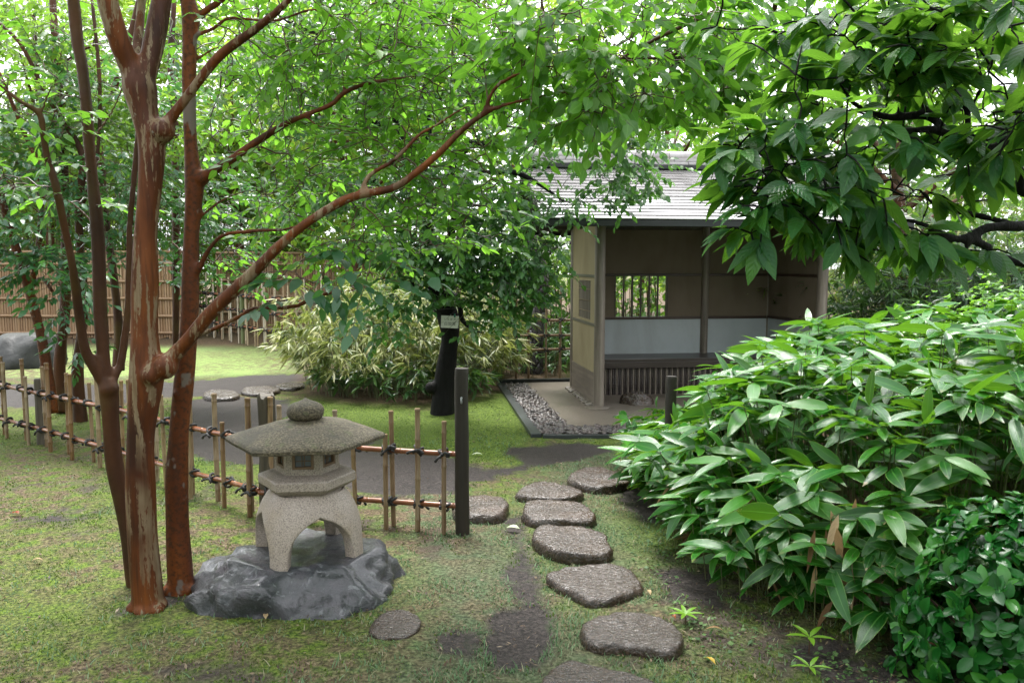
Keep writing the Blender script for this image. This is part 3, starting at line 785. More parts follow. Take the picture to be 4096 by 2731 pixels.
# fire box: six corner piers with a sill and a lintel, windows between
fb = Buf(); RB = .152; s60 = RB            # hexagon side = RB
zb, zt = .434, .590
for k in range(6):
    a0, a1 = math.radians(60 * k), math.radians(60 * k + 60)
    p0 = Vector((RB * math.cos(a0), RB * math.sin(a0), 0)); p1 = Vector((RB * math.cos(a1), RB * math.sin(a1), 0))
    e = (p1 - p0).normalized(); nn = Vector((math.cos((a0 + a1) / 2), math.sin((a0 + a1) / 2), 0)); mid = (p0 + p1) / 2
    Mx = Matrix((e, nn, Vector((0, 0, 1)))).transposed(); ang = math.atan2(e.y, e.x)
    w = RB
    fb.box(mid - nn * .016 + Vector((0, 0, zb + .014)), (w * .985, .032, .028), ang)
    fb.box(mid - nn * .016 + Vector((0, 0, zt - .006)), (w * .985, .032, .012), ang)
    for s in (-1, 1): fb.box(mid - nn * .0165 + e * s * w * .41 + Vector((0, 0, (zb + zt) / 2 + .008)), (w * .17, .031, zt - zb - .04), ang)
    win = Buf(); zc = (zb + .028 + zt - .012) / 2; wh = zt - .012 - zb - .028; ww = w * .65
    for s in (-1, 1):
        win.box(mid - nn * .009 + e * s * (ww / 2 - .007) + Vector((0, 0, zc)), (.013, .014, wh), ang)
        win.box(mid - nn * .009 + Vector((0, 0, zc + s * (wh / 2 - .006))), (ww - .028, .0135, .011), ang)
    wo = win.obj('window', M['lattice_brown'], lan)
    lt = Buf()
    for s in (-.006, .006): lt.box(mid - nn * .013 + e * s + Vector((0, 0, zc)), (.004, .004, wh - .02), ang)
    for s in (-.022, .006, .012): lt.box(mid - nn * .0165 + Vector((0, 0, zc + s)), (ww - .03, .003, .004), ang)
    lt.obj('lattice', M['lattice_brown'], wo)
    Buf().box(mid - nn * .022 + Vector((0, 0, zc)), (ww - .02, .004, wh - .01), ang).obj('pane', M['paper_grey'], wo)
fb.obj('fire_box', M['granite_light'], lan)
# four-legged arched base
legs = Buf(); NU, NS = 14, 30; V = []; F = []
def bell(s):            # s 0 at foot, 1 at top: radius, height
    z = -.06 + .405 * s
    zz = (z + .0) / .345
    r = .262 - .016 * zz - .075 * max(0, zz) ** 4.0
    return r, z
phi0 = math.radians(-16 - 7)
def half_angle(z):
    apex = .245
    if z >= apex: return math.pi / 4
    t = max(0.0, z) / apex
    open_ = (1 - t) ** .5 * .56 if t < 1 else 0
    open_ = .61 * (1 - t ** 3.4) ** .60 * (1 - .12 * t ** 6) if t > 0 else .61
    return math.pi / 4 - open_
svals = sorted(list(np.linspace(0, .55, 20)) + list(np.linspace(.55, .711, 22)[1:]) + list(np.linspace(.72, 1, 12)))
for q in range(4):
    base = len(V)
    for s in svals:
        r, z = bell(s); ha = half_angle(z)
        for u in np.linspace(-1, 1, NU + 1):
            th = phi0 + q * math.pi / 2 + u * ha
            sq = 1 + .05 * math.cos(4 * (th - phi0))
            V.append((r * sq * math.cos(th), r * sq * math.sin(th), z))
    for i in range(len(svals) - 1):
        for k in range(NU):
            a = base + i * (NU + 1) + k; F.append((a, a + 1, a + NU + 2, a + NU + 1))
legs.add(V, F)
me = legs.mesh('legs', True)
bm = bmesh.new(); bm.from_mesh(me); bmesh.ops.remove_doubles(bm, verts=bm.verts, dist=.0008); bm.to_mesh(me); bm.free()
lo = link('legs', me, M['granite_light'], lan)
md = lo.modifiers.new('thick', 'SOLIDIFY'); md.thickness = .060; md.offset = -1
md = lo.modifiers.new('edge', 'BEVEL'); md.width = .006; md.segments = 2; md.limit_method = 'ANGLE'; md.angle_limit = math.radians(50)
Buf().lathe([(.10, .30), (.165, .33), (.165, .346), (.05, .348)], 24).obj('collar', M['granite_light'], lan, smooth=True, angle=30)

# ------------------------------------------------------------------ low bamboo fence
def pole_mesh(name, h, r, seed, seg=10, flare=True):
    rr = random.Random(seed); pts = []; rad = []; z = -.05
    nodes = []; q = rr.uniform(.05, .2)
    while q < h - .05: nodes.append(q); q += rr.uniform(.16, .27)
    nodes.append(h - .012)
    zs = {-.05, h}
    for n_ in nodes: zs |= {n_ - .012, n_ - .005, n_, n_ + .004, n_ + .012}
    for z in sorted(zs):
        if z > h: continue
        k = min(abs(z - n_) for n_ in nodes)
        pts.append((math.sin(z * 3 + seed) * .0025, math.cos(z * 2.3 + seed) * .0025, z)); rad.append(r * (1.16 if k < .0045 else (1.03 if k < .006 else 1.0)) * (1.02 - .05 * z))
    return Buf().tube(pts, rad, seg).mesh(name, True, 40)
POLES = [pole_mesh('bamboo_pole', h, r, i) for i, (h, r) in enumerate(((.70, .0145), (.76, .016), (.66, .0140), (.79, .017), (.72, .015), (.58, .0145)))]
for m_ in POLES: m_.materials.append(M['bamboo_straw'])
def tie_mesh():
    b = Buf()
    for a, off in ((.75, 0), (-.75, .002), (.55, .006)):
        pts = []
        for k in range(13):
            th = 2 * math.pi * k / 12
            p = Vector((.026 * math.cos(th), .024 * math.sin(th), 0)); p.rotate(Matrix.Rotation(a, 3, 'Y')); p.z += off; pts.append(p)
        b.tube(pts, .0058, 6, False)
    b.tube([(0, -.03, .004), (.005, -.036, 0), (-.004, -.034, -.004)], [.006, .011, .006], 7)
    b.tube([(0, -.034, 0), (.02, -.044, .008), (.042, -.046, -.006)], [.006, .006, .007], 6)
    b.tube([(0, -.034, 0), (-.018, -.046, -.010), (-.036, -.044, -.024)], [.006, .006, .007], 6)
    b.v = [(x * 1.3, y * 1.25, z * 1.3) for x, y, z in b.v]
    m_ = b.mesh('rope_tie', True); m_.materials.append(M['rope_black']); return m_
TIE = tie_mesh()
def rail_mesh(L, r, seed, mat):
    rr = random.Random(seed); xs = [0, L]; nodes = []
    q = .015
    while q < L: nodes.append(q); q += rr.uniform(.22, .34)
    nodes.append(L - .012)
    S = {0, L}
    for n_ in nodes: S |= {x for x in (n_ - .012, n_ - .004, n_, n_ + .004, n_ + .012) if 0 <= x <= L}
    pts, rad = [], []
    for x in sorted(S):
        k = min(abs(x - n_) for n_ in nodes)
        pts.append((x, math.sin(x * 4 + seed) * .004, math.sin(x * 2.2 + seed * 2) * .006)); rad.append(r * (1.13 if k < .003 else 1.0))
    m_ = Buf().tube(pts, rad, 10).mesh('rail', True, 40); m_.materials.append(M[mat]); return m_
def fence_run(root, p0, p1, rails, poles, poles_mesh, rail_r=.0165, rail_mat='bamboo_red', ties=True, hs=1.0, seed=0, tie_scale=1.0):
    """poles: list of (t along run, mesh index, side)"""
    base = Vector(root.location)
    p0, p1 = Vector((*p0[:2], 0)), Vector((*p1[:2], 0)); d = p1 - p0; L = d.length; ang = math.atan2(d.y, d.x)
    nn = Vector((-math.sin(ang), math.cos(ang), 0))
    for i, z in enumerate(rails):
        link('rail', rail_mesh(L, rail_r, seed + i, rail_mat), None, root, loc=p0 - base + Vector((0, 0, z)), rot=(0, 0, ang))
    for (t, k, s) in poles:
        q = p0 + d * t
        z = float(ground_z(np.array([q.x]), np.array([q.y]))[0])
        link('bamboo_pole', poles_mesh[k % len(poles_mesh)], None, root, loc=q - base + nn * s * (rail_r + .016) + Vector((0, 0, z)),
             rot=(random.uniform(-.02, .02), random.uniform(-.02, .02), random.uniform(0, 6)), scale=(1, 1, hs * random.uniform(.97, 1.04)))
        if ties:
            for zz in rails:
                link('rope_tie', TIE, None, root, loc=q - base + Vector((0, 0, zz + random.uniform(-.004, .004))) + nn * s * .008,
                     rot=(random.uniform(-.3, .3), random.uniform(-.3, .3), ang + (math.pi if random.random() < .3 else 0)), scale=(tie_scale, tie_scale, tie_scale))
GATE = Vector((-0.316, 4.652, 0.0)); CORNER = Vector((-1.616, 4.977, 0.0)); LEFT_END = Vector((-5.212, 7.726, 0.0))
fence = tag(empty('bamboo_fence', tuple(CORNER)), 'low open bamboo fence with red brown rails behind the lantern and red trunks', 'fence')
d_ = CORNER - GATE
fence_run(fence, GATE + d_ * .012, CORNER, (.165, .49),
          [(.055, 0, 1), (.18, 1, 1), (.315, 0, -1), (.333, 5, 1), (.485, 2, 1), (.60, 0, -1), (.72, 1, 1), (.86, 4, 1), (.95, 3, -1)], POLES, seed=1)
fence_run(fence, CORNER, LEFT_END, (.165, .49),
          [(.012, 3, 1), (.03, 1, -1), (.075, 5, 1), (.115, 3, -1), (.165, 2, 1), (.185, 1, -1), (.235, 0, 1), (.29, 3, -1), (.345, 1, 1), (.40, 4, -1), (.455, 3, 1), (.51, 2, -1), (.56, 1, 1),
           (.605, 4, -1), (.65, 3, 1), (.70, 1, -1), (.745, 2, 1), (.795, 3, -1), (.85, 4, 1), (.90, 3, -1), (.95, 1, 1), (.99, 0, -1)], POLES, seed=4, hs=.96)
def timber_post(name, loc, r, h, mat, label, seed, cat='post', ragged=False, parent=None):
    pts = []; rad = []
    for z in (-.1, 0, .08, .3, .6, .85, .97, .99, 1.0):
        pts.append((mnoise.noise(Vector((seed, z * 2, 0))) * .012, mnoise.noise(Vector((z * 2, seed, 3))) * .012, z * h)); rad.append(r * (1.03 - .06 * z) * (.94 if z == 1.0 else (.985 if z == .99 else 1)))
    b = Buf().tube(pts, rad, 22)
    V = []
    for p in b.v:
        v = Vector(p); dd = Vector((v.x, v.y, 0))
        k = mnoise.fractal(Vector((v.x * 30, v.y * 30, v.z * 3 + seed)), 1, 2, 3)
        v += dd * (k * (.10 if not ragged else .28))
        if ragged and v.z > h * .8: v.z += mnoise.noise(Vector((v.x * 60, v.y * 60, seed))) * .06
        V.append(tuple(v))
    b.v = V
    o = b.obj(name, M[mat], parent, smooth=True, angle=45, loc=loc)
    if not parent: tag(o, label, cat)
    return o
gp = timber_post('gate_post', (GATE.x + .02, GATE.y, 0), .041, 1.0, 'post_dark', 'dark weathered round gate post at the end of the low bamboo fence', 1.0)
pg = Buf().tube([(0, -.038, .83), (0, -.058, .832), (0, -.060, .815), (0, -.05, .80)], .006, 8).obj('peg', M['metal_grey'], gp, smooth=True)
GATE2 = Vector((1.16, 5.75, 0))
timber_post('gate_post', (GATE2.x, GATE2.y, 0), .041, .80, 'post_dark', 'dark round gate post standing among the dwarf bamboo leaves', 2.0)
timber_post('corner_post', (CORNER.x + .045 , CORNER.y + .05, 0), .056, .78, 'post_rotten', 'rotten split fence post peeping out behind the lantern cap', 3.0, ragged=True)
pl_ = Vector((-4.202, 7.054, 0.0))
timber_post('fence_post', (pl_.x, pl_.y - .03, 0), .05, .60, 'post_rotten', 'short weathered grey post in the low fence at the far left', 4.0)

# ------------------------------------------------------------------ garden pavilion
PV = Vector((0.966, 8.771, 0.03)); PANG = math.radians(7.5)
pav = tag(empty('garden_pavilion', (PV.x, PV.y, 0), PANG), 'small open fronted wooden tea garden pavilion with bench and wet board roof', 'pavilion')
W_, D_ = 2.6, 1.35; ZF = .035
Buf().box((1.08, .475, ZF / 2 - .04), (3.24, 2.95, ZF + .08), bev=.008).obj('platform', M['concrete_wash'], pav)
def rpost(u, v, z0, z1, r, mat='pavilion_post', nm='post'):
    b = Buf(); pts = [(u + mnoise.noise(Vector((u, z, 1))) * .006, v + mnoise.noise(Vector((v, z, 5))) * .006, z) for z in np.linspace(z0, z1, 9)]
    b.tube(pts, [r * (1 + .03 * mnoise.noise(Vector((u * 3, z * 4, 0)))) for z in np.linspace(z0, z1, 9)], 18)
    return b.obj(nm, M[mat], pav, smooth=True, angle=40)
rpost(0, 0, ZF - .02, 2.12, .060); rpost(W_, 0, ZF - .02, 2.12, .060); rpost(-.0, D_, ZF - .02, 2.12, .05); rpost(W_, D_, ZF - .02, 2.12, .05); rpost(1.71, D_ - .03, .47, 2.12, .05)
def wallbox(nm, u0, u1, v0, v1, z0, z1, mat, bev=0.0, parent=None):
    return Buf().box(((u0 + u1) / 2, (v0 + v1) / 2, (z0 + z1) / 2), (u1 - u0, v1 - v0, z1 - z0), bev=bev).obj(nm, M[mat], parent or pav)
# back wall: upper beige, middle beige with window, lower white
BV = D_ - .03, D_ + .03
wallbox('wall_panel', .04, W_ - .04, *BV, 1.50, 2.14, 'plaster_beige')
for a, b_ in ((.04, .517), (1.218, W_ - .04)): wallbox('wall_panel', a, b_, *BV, .95, 1.466, 'plaster_beige')
wallbox('wall_panel', .04, W_ - .04, *BV, ZF, .916, 'plaster_white')
wallbox('rail', .04, W_ - .045, D_ - .045, D_ + .045, 1.466, 1.50, 'pavilion_rail', .004)
wallbox('rail', .04, W_ - .045, D_ - .045, D_ + .045, .916, .95, 'pavilion_rail', .004)
wn_ = wallbox('window_frame', .517, .531, D_ - .034, D_ + .034, .951, 1.465, 'pavilion_rail')
wallbox('window_jamb', 1.204, 1.2175, D_ - .034, D_ + .034, .951, 1.465, 'pavilion_rail')
for i in range(5):
    u = .531 + (1.204 - .531) * (i + 1) / 6
    wallbox('window_bar', u - .010, u + .010, D_ - .012, D_ + .012, .9505, 1.4655, 'pavilion_rail')
# side walls
def side(u, left):
    o = -.02 if left else .02
    uu = (u - .028, u + .028)
    wallbox('wall_panel', *uu, .06, D_ - .05, 1.50, 2.12, 'plaster_cream' if left else 'plaster_beige')
    if left:
        for (v0, v1, z0, z1) in ((.06, .33, .955, 1.468), (.95, D_ - .05, .955, 1.468), (.33, .95, .955, .985), (.33, .95, 1.43, 1.468)):
            wallbox('wall_panel', *uu, v0, v1, z0, z1, 'plaster_cream')
        wallbox('wall_panel', *uu, .06, D_ - .05, .40, .922, 'plaster_cream')
        wallbox('lower_board', u - .034, u + .03, .05, D_ - .05, ZF, .40, 'pavilion_board')
        g = empty('vent_window', (0, 0, 0)); g.parent = pav
        b = Buf()
        for i in range(13):
            v = .352 + (.93 - .352) * i / 12
            b2 = Buf().tube([(u - .012, v, .985), (u - .012, v, 1.43)], .0125, 8)
            b2.obj('bamboo_bar', M['pavilion_post'], g, smooth=True, angle=50)
        for z in (1.08, 1.2, 1.33): Buf().tube([(u - .028, .331, z), (u - .028, .949, z)], .004, 6).obj('tie_bar', M['bamboo_screen'], g, smooth=True)
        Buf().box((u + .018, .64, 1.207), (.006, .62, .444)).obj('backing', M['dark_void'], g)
        for z0 in (1.468, .922): wallbox('rail', u - .038, u + .038, .045, D_ - .045, z0, z0 + .033, 'rail_grey', .003)
    else:
        wallbox('wall_panel', *uu, .06, D_ - .05, .955, 1.468, 'plaster_beige')
        wallbox('wall_panel', *uu, .06, D_ - .05, ZF, .922, 'plaster_white')
        for z0 in (1.468, .922): wallbox('rail', u - .04, u + .04, .045, D_ - .046, z0, z0 + .033, 'pavilion_rail', .003)
side(0, True); side(W_, False)
# stones under the left wall
fs_mesh = []
for k in range(3):
    bm = bmesh.new(); bmesh.ops.create_icosphere(bm, subdivisions=3, radius=1)
    for v in bm.verts: v.co *= 1 + mnoise.fractal(v.co * 1.4 + Vector((k * 7, 0, 0)), 1, 2, 3) * .25
    m_ = bpy.data.meshes.new('foundation_stone'); bm.to_mesh(m_); bm.free(); m_.polygons.foreach_set('use_smooth', np.ones(len(m_.polygons), dtype=bool)); m_.materials.append(M['concrete_wash']); fs_mesh.append(m_)
for i in range(10):
    link('foundation_stone', fs_mesh[i % 3], None, pav, loc=(-.06 + random.uniform(-.015, .015), .12 + i * .135, ZF), rot=(0, 0, random.uniform(0, 6)), scale=(.06, .072, .035))
link('foundation_stone', fs_mesh[0], None, pav, loc=(.0, -.02, ZF - .005), rot=(0, 0, 1), scale=(.17, .14, .022))
# bench with bamboo skirt
wallbox('bench_seat', .05, W_ - .05, .74, D_ - .032, .44, .475, 'bench_wood', .004)
wallbox('bench_apron', .052, W_ - .052, .735, .775, .365, .4395, 'bench_wood', .004)
sl = Buf().tube([(0, 0, ZF), (0, 0, .16), (0, 0, .165), (0, 0, .17), (0, 0, .364)], [.011, .011, .0122, .011, .011], 7).mesh('bamboo_slat', True, 50); sl.materials.append(M['bench_wood'])
sl2 = Buf().tube([(0, 0, ZF), (0, 0, .26), (0, 0, .265), (0, 0, .27), (0, 0, .364)], [.012, .012, .0132, .012, .012], 7).mesh('bamboo_slat', True, 50); sl2.materials.append(M['pavilion_post'])
for i in range(120):
    u = .065 + i * .0233
    if u > W_ - .07: break
    link('bamboo_slat', sl if i % 3 else sl2, None, pav, loc=(u, .79 + random.uniform(-.003, .003), 0), rot=(0, 0, random.uniform(0, 6)))
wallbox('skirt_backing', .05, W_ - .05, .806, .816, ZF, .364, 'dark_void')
# head beam, rafters, roof
Buf().tube([(-.5, -.0, 2.075), (W_ + .5, 0, 2.075)], .05, 16).obj('head_beam', M['rafter_wood'], pav, smooth=True, angle=50)
Buf().tube([(-.5, D_, 2.09), (W_ + .5, D_, 2.09)], .05, 16).obj('head_beam', M['rafter_wood'], pav, smooth=True, angle=50)
E0, E1 = -.62, .675; EZ0, EZ1 = 2.00, 2.665; slope = math.atan2(EZ1 - EZ0, E1 - E0)
UL, UR = -.74, W_ + .66
raf = Buf().tube([(0, E0 + .06, EZ0 + .0), (0, E1, EZ1 - .03)], .034, 12).mesh('rafter', True, 50); raf.materials.append(M['rafter_wood'])
rafb = Buf().tube([(0, 2 * E1 - E0 - .06, EZ0 + .0), (0, E1, EZ1 - .03)], .034, 12).mesh('rafter', True, 50); rafb.materials.append(M['rafter_wood'])
i = 0; u = UL + .1
while u < UR - .05:
    link('rafter', raf, None, pav, loc=(u, 0, 0)); link('rafter', rafb, None, pav, loc=(u, 0, 0)); u += .30
def sheet(nm, v0, z0, v1, z1, th, mat):
    a = Buf(); n_ = Vector((0, -(z1 - z0), v1 - v0)).normalized() * th
    if n_.z < 0: n_ = -n_
    P4 = [Vector((UL + .02, v0, z0)), Vector((UR - .02, v0, z0)), Vector((UR - .02, v1, z1)), Vector((UL + .02, v1, z1))]
    a.add(P4 + [p + n_ for p in P4], [(0, 3, 2, 1), (4, 5, 6, 7), (0, 1, 5, 4), (1, 2, 6, 5), (2, 3, 7, 6), (3, 0, 4, 7)]); return a.obj(nm, M[mat], pav)
up = .036
sheet('roof_deck', E0, EZ0 + up, E1, EZ1 + up, .02, 'rafter_wood'); sheet('roof_deck', 2 * E1 - E0, EZ0 + up, E1 + .001, EZ1 + up, .02, 'rafter_wood')
Buf().box(((UL + UR) / 2, E0 - .012, EZ0 + .030), (UR - UL, .022, .062), bev=.003).obj('eave_board', M['eave_dark'], pav)
Buf().box(((UL + UR) / 2, 2 * E1 - E0 + .012, EZ0 + .030), (UR - UL, .022, .062), bev=.003).obj('eave_board', M['eave_dark'], pav)
for s_u in (UL + .0, UR):
    for sg in (1, -1):
        b = Buf(); v0 = E0 if sg == 1 else 2 * E1 - E0
        P4 = [Vector((s_u - .012, v0, EZ0 - .02)), Vector((s_u + .012, v0, EZ0 - .02)), Vector((s_u + .012, E1, EZ1 - .02)), Vector((s_u - .012, E1, EZ1 - .02))]
        b.add(P4 + [p + Vector((0, 0, .078)) for p in P4], [(0, 3, 2, 1), (4, 5, 6, 7), (0, 1, 5, 4), (1, 2, 6, 5), (2, 3, 7, 6), (3, 0, 4, 7)]); b.obj('barge_board', M['eave_dark'], pav)
NB = 17; SL = math.hypot(E1 - E0, EZ1 - EZ0); ex = SL / NB
def course(seed):
    """one row of split boards laid end to end with tiny steps"""
    b = Buf(); rr = random.Random(seed); x = UL - .015
    while x < UR + .015:
        x2 = min(x + rr.uniform(.35, .8), UR + .015)
        if UR + .015 - x2 < .15: x2 = UR + .015
        dz = rr.uniform(-.0015, .0025)
        b.box(((x + x2) / 2, ex * .62, .010 + dz), (x2 - x - .002, ex * 1.35, .011), M=Matrix.Rotation(-.09, 3, 'X') if False else Matrix.Rotation(rr.uniform(-.125, -.095), 3, 'X'))
        x = x2
    m_ = b.mesh('roof_course'); m_.materials.append(M['roof_board']); return m_
cm = [course(i) for i in range(6)]
for side_ in (0, 1):
    for i in range(NB):
        t = i / NB
        v = E0 + (E1 - E0) * t - .02; z = EZ0 + (EZ1 - EZ0) * t + up + .026
        if side_ == 0: link('roof_board', cm[i % 6], None, pav, loc=(0, v, z), rot=(slope, 0, 0))
        else: link('roof_board', cm[(i + 3) % 6], None, pav, loc=(UL + UR, 2 * E1 - v, z), rot=(slope, 0, math.pi))
# ridge: dark sill, two courses of flat tiles, round cap tiles
zr = EZ1 + up + .045
Buf().box(((UL + UR) / 2, E1, zr), (UR - UL + .02, .26, .05), bev=.006).obj('ridge_sill', M['eave_dark'], pav)
for k, (zz, wd, hh) in enumerate(((zr + .045, .24, .034), (zr + .082, .21, .034))):
    tm = Buf().box((0, 0, 0), (.318, wd, hh), bev=.006).mesh('ridge_tile'); tm.materials.append(M['ridge_tile'])
    x = UL - .02 + (.0 if k == 0 else .16); 
    while x < UR: link('ridge_tile', tm, None, pav, loc=(x + .16, E1, zz + random.uniform(-.002, .002))); x += .324
ct = Buf().tube([(-.17, 0, 0), (-.15, 0, 0), (.15, 0, 0), (.17, 0, 0)], [.058, .062, .062, .058], 16).mesh('cap_tile', True, 50); ct.materials.append(M['ridge_tile'])
x = UL
while x < UR: link('cap_tile', ct, None, pav, loc=(x + .16, E1, zr + .135)); x += .345

# gravel bed, edging boards
GB = [(-0.153, 10.631), (0.229, 7.366), (2.552, 7.366), (3.184, 9.227), (3.119, 10.79)]
n_p = 2400; pts = []
slab_u = lambda x, y: ((x - PV.x) * math.cos(PANG) + (y - PV.y) * math.sin(PANG), -(x - PV.x) * math.sin(PANG) + (y - PV.y) * math.cos(PANG))
gxr = rng.uniform(-.2, 2.4, 16000); gyr = rng.uniform(7.2, 10.9, 16000)
sd = poly_sdf(gxr, gyr, GB); uu, vv = slab_u(gxr, gyr)
ok = (sd < -.05) & ~((uu > -.54 + .02) & (vv > -1.0 + .02)) 
gxr, gyr = gxr[ok][:n_p], gyr[ok][:n_p]; n_p = len(gxr)
bm = bmesh.new(); bmesh.ops.create_icosphere(bm, subdivisions=1, radius=1.0)
iv = np.array([v.co for v in bm.verts]); it = np.array([[v.index for v in f.verts] for f in bm.faces]); bm.free()
sz = rng.uniform(.016, .040, (n_p, 1, 1)) * np.stack((np.ones(n_p), rng.uniform(.6, .95, n_p), rng.uniform(.45, .75, n_p)), -1)[:, None, :]
jit = 1 + .22 * rng.standard_normal((n_p, len(iv), 1)) * .6
pv_ = iv[None] * jit * sz; an = rng.random(n_p) * 6.28
cx_, sx_ = np.cos(an)[:, None], np.sin(an)[:, None]
pv_ = np.stack((pv_[..., 0] * cx_ - pv_[..., 1] * sx_, pv_[..., 0] * sx_ + pv_[..., 1] * cx_, pv_[..., 2]), -1)
pv_ += np.stack((gxr, gyr, .012 + rng.random(n_p) * .018), -1)[:, None, :]
fl = (it[None] + (np.arange(n_p) * len(iv))[:, None, None]).reshape(-1, 3)
tag(link('gravel', np_mesh('gravel', pv_, fl, np.full(len(fl), 3), fattr={'tint': np.repeat(rng.random(n_p), len(iv))}), M['pebble']), 'pinkish grey pebbles filling the strip round the pavilion platform', 'gravel', kind='stuff')
def board(p0, p1, w, h, label, mat='edging_slate'):
    p0, p1 = Vector((*p0, 0)), Vector((*p1, 0)); d = p1 - p0
    o = Buf().box((0, 0, h / 2 - .04), (w, d.length, h + .08), bev=.004).obj('edging_board', M[mat], loc=(p0 + p1) / 2, rot=(0, 0, math.atan2(d.y, d.x) - math.pi / 2))
    return tag(o, label, 'edging', 'edging boards round the gravel')
board(GB[0], GB[1], .10, .03, 'slate grey edging strip between the moss and the pebbles')
board((GB[1][0] + .06, GB[1][1] - .01), GB[2], .05, .025, 'thin dark edging along the front of the pebble strip')
board((GB[0][0] - .02, GB[0][1] + .05), (0.917, 10.79), .07, .07, 'black edging board at the back end of the pebbles before the lattice fence', 'eave_dark')

# ------------------------------------------------------------------ fences behind
TALL = [pole_mesh('bamboo_pole', h, r, 20 + i, 8) for i, (h, r) in enumerate(((1.12, .016), (1.22, .018), (1.04, .015), (1.3, .019)))]
for m_ in TALL: m_.materials.append(M['bamboo_pale'])
latt = tag(empty('lattice_fence', (0.024, 11.039, 0.0)), 'brown bamboo lattice fence closing the gap beside the pavilion', 'fence')
TB = [m_.copy() for m_ in TALL]
for m_ in TB: m_.materials.clear(); m_.materials.append(M['bamboo_screen'])
fence_run(latt, (-0.158, 11.039, 0.0), (1.053, 11.299, 0.0), (.42, .62, .84), [(.03, 2, 1), (.17, 0, -1), (.33, 1, 1), (.52, 2, -1), (.70, 3, 1), (.86, 0, -1), (.99, 2, 1)], TB, rail_r=.018, rail_mat='bamboo_screen', seed=9)
pale = tag(empty('lattice_fence', (-5.352, 15.818, 0.0)), 'open bamboo lattice fence of pale upright poles behind the far lawn', 'fence')
A_, B_ = Vector((-7.888, 19.285, 0.0)), Vector((-3.244, 13.526, 0.0))
fence_run(pale, A_, B_, (.35, .68, .98), [((i + .5 + random.uniform(-.25, .25)) / 30, i * 7 % 4, 1 if i % 2 else -1) for i in range(30)], TALL, rail_r=.02, rail_mat='bamboo_red', seed=12, hs=1.08, tie_scale=1.25)
for t in (.5,):
    q = A_ + (B_ - A_) * t; timber_post('post', q - A_ * 0 - Vector(pale.location) + Vector((0, .04, 0)), .06, 1.0, 'bamboo_green', '', 6.0, parent=pale)
scr = tag(empty('bamboo_screen', (-8, 17.6, 0)), 'tall solid screen of upright split bamboo with horizontal battens behind the lawn', 'fence')
ms = [Buf().tube([(0, 0, 0), (0, 0, .5), (0, 0, 1.2), (0, 0, 1.9)], [.03, .03, .029, .028], 6).mesh('bamboo_slat', True, 50) for _ in range(1)]
ms[0].materials.append(M['bamboo_screen'])
x = -13.5; sc0 = Vector((-8, 17.6, 0))
cnt = 0
while x < -2.2:
    yy = 17.6 + (1.4 if x > -7.05 else 0)
    link('bamboo_slat', ms[0], None, scr, loc=Vector((x, yy + random.uniform(-.006, .006), random.uniform(-.03, .03))) - sc0, rot=(0, random.uniform(-.006, .006), random.uniform(0, 6)))
    x += .0575; cnt += 1
for (x0, x1, yy) in ((-13.5, -7.05, 17.55), (-7.0, -2.2, 18.95)):
    for z in (.12, .50, .88, 1.26, 1.64, 1.9):
        link('batten', rail_mesh(x1 - x0, .033, int(z * 10), 'bamboo_screen'), None, scr, loc=Vector((x0, yy, z)) - sc0)
timber_post('screen_post', (-7.02, 17.5, 0) , .08, 1.95, 'bark_black', '', 7.0, parent=None)
tag(bpy.data.objects['screen_post'], 'black upright post at the corner of the tall bamboo screen', 'post')

# ------------------------------------------------------------------ leaves and plants: tools
def leaf_template(k, shape='ovate', fold=.18):
    """rows of left / middle / right points; returns (v, u, w) arrays and faces"""
    ts = np.linspace(0, 1, k + 2)[1:-1]
    def wid(t):
        if shape == 'lance': return np.sin(np.pi * np.clip(t, 0, 1) ** .75) ** .75
        if shape == 'round': return np.sin(np.pi * np.clip(t, 0, 1) ** .80) ** .62
        return np.sin(np.pi * np.clip(t, 0, 1) ** .72) ** .85 * (1 - .15 * t)
    P_ = [(0, 0, 0)]
    for t in ts: P_ += [(t, -wid(t), 1), (t, 0, 0), (t, wid(t), 1)]
    P_.append((1, 0, 0))
    F = [(0, 2, 1), (0, 3, 2)]
    for r in range(k - 1):
        a = 1 + 3 * r; F += [(a, a + 1, a + 4, a + 3), (a + 1, a + 2, a + 5, a + 4)]
    a = 1 + 3 * (k - 1); e = len(P_) - 1; F += [(a, a + 1, e), (a + 1, a + 2, e)]
    A = np.array(P_)
    return dict(t=A[:, 0], u=A[:, 1], e=A[:, 2], F=F, fold=fold, nv=len(P_), loops=np.concatenate([np.array(f) for f in F]), tot=np.array([len(f) for f in F]))
LT = {s + str(k): leaf_template(k, s) for s in ('ovate', 'lance', 'round') for k in (1, 2, 3, 5)}

LT['glossy3'] = leaf_template(3, 'round', .55)

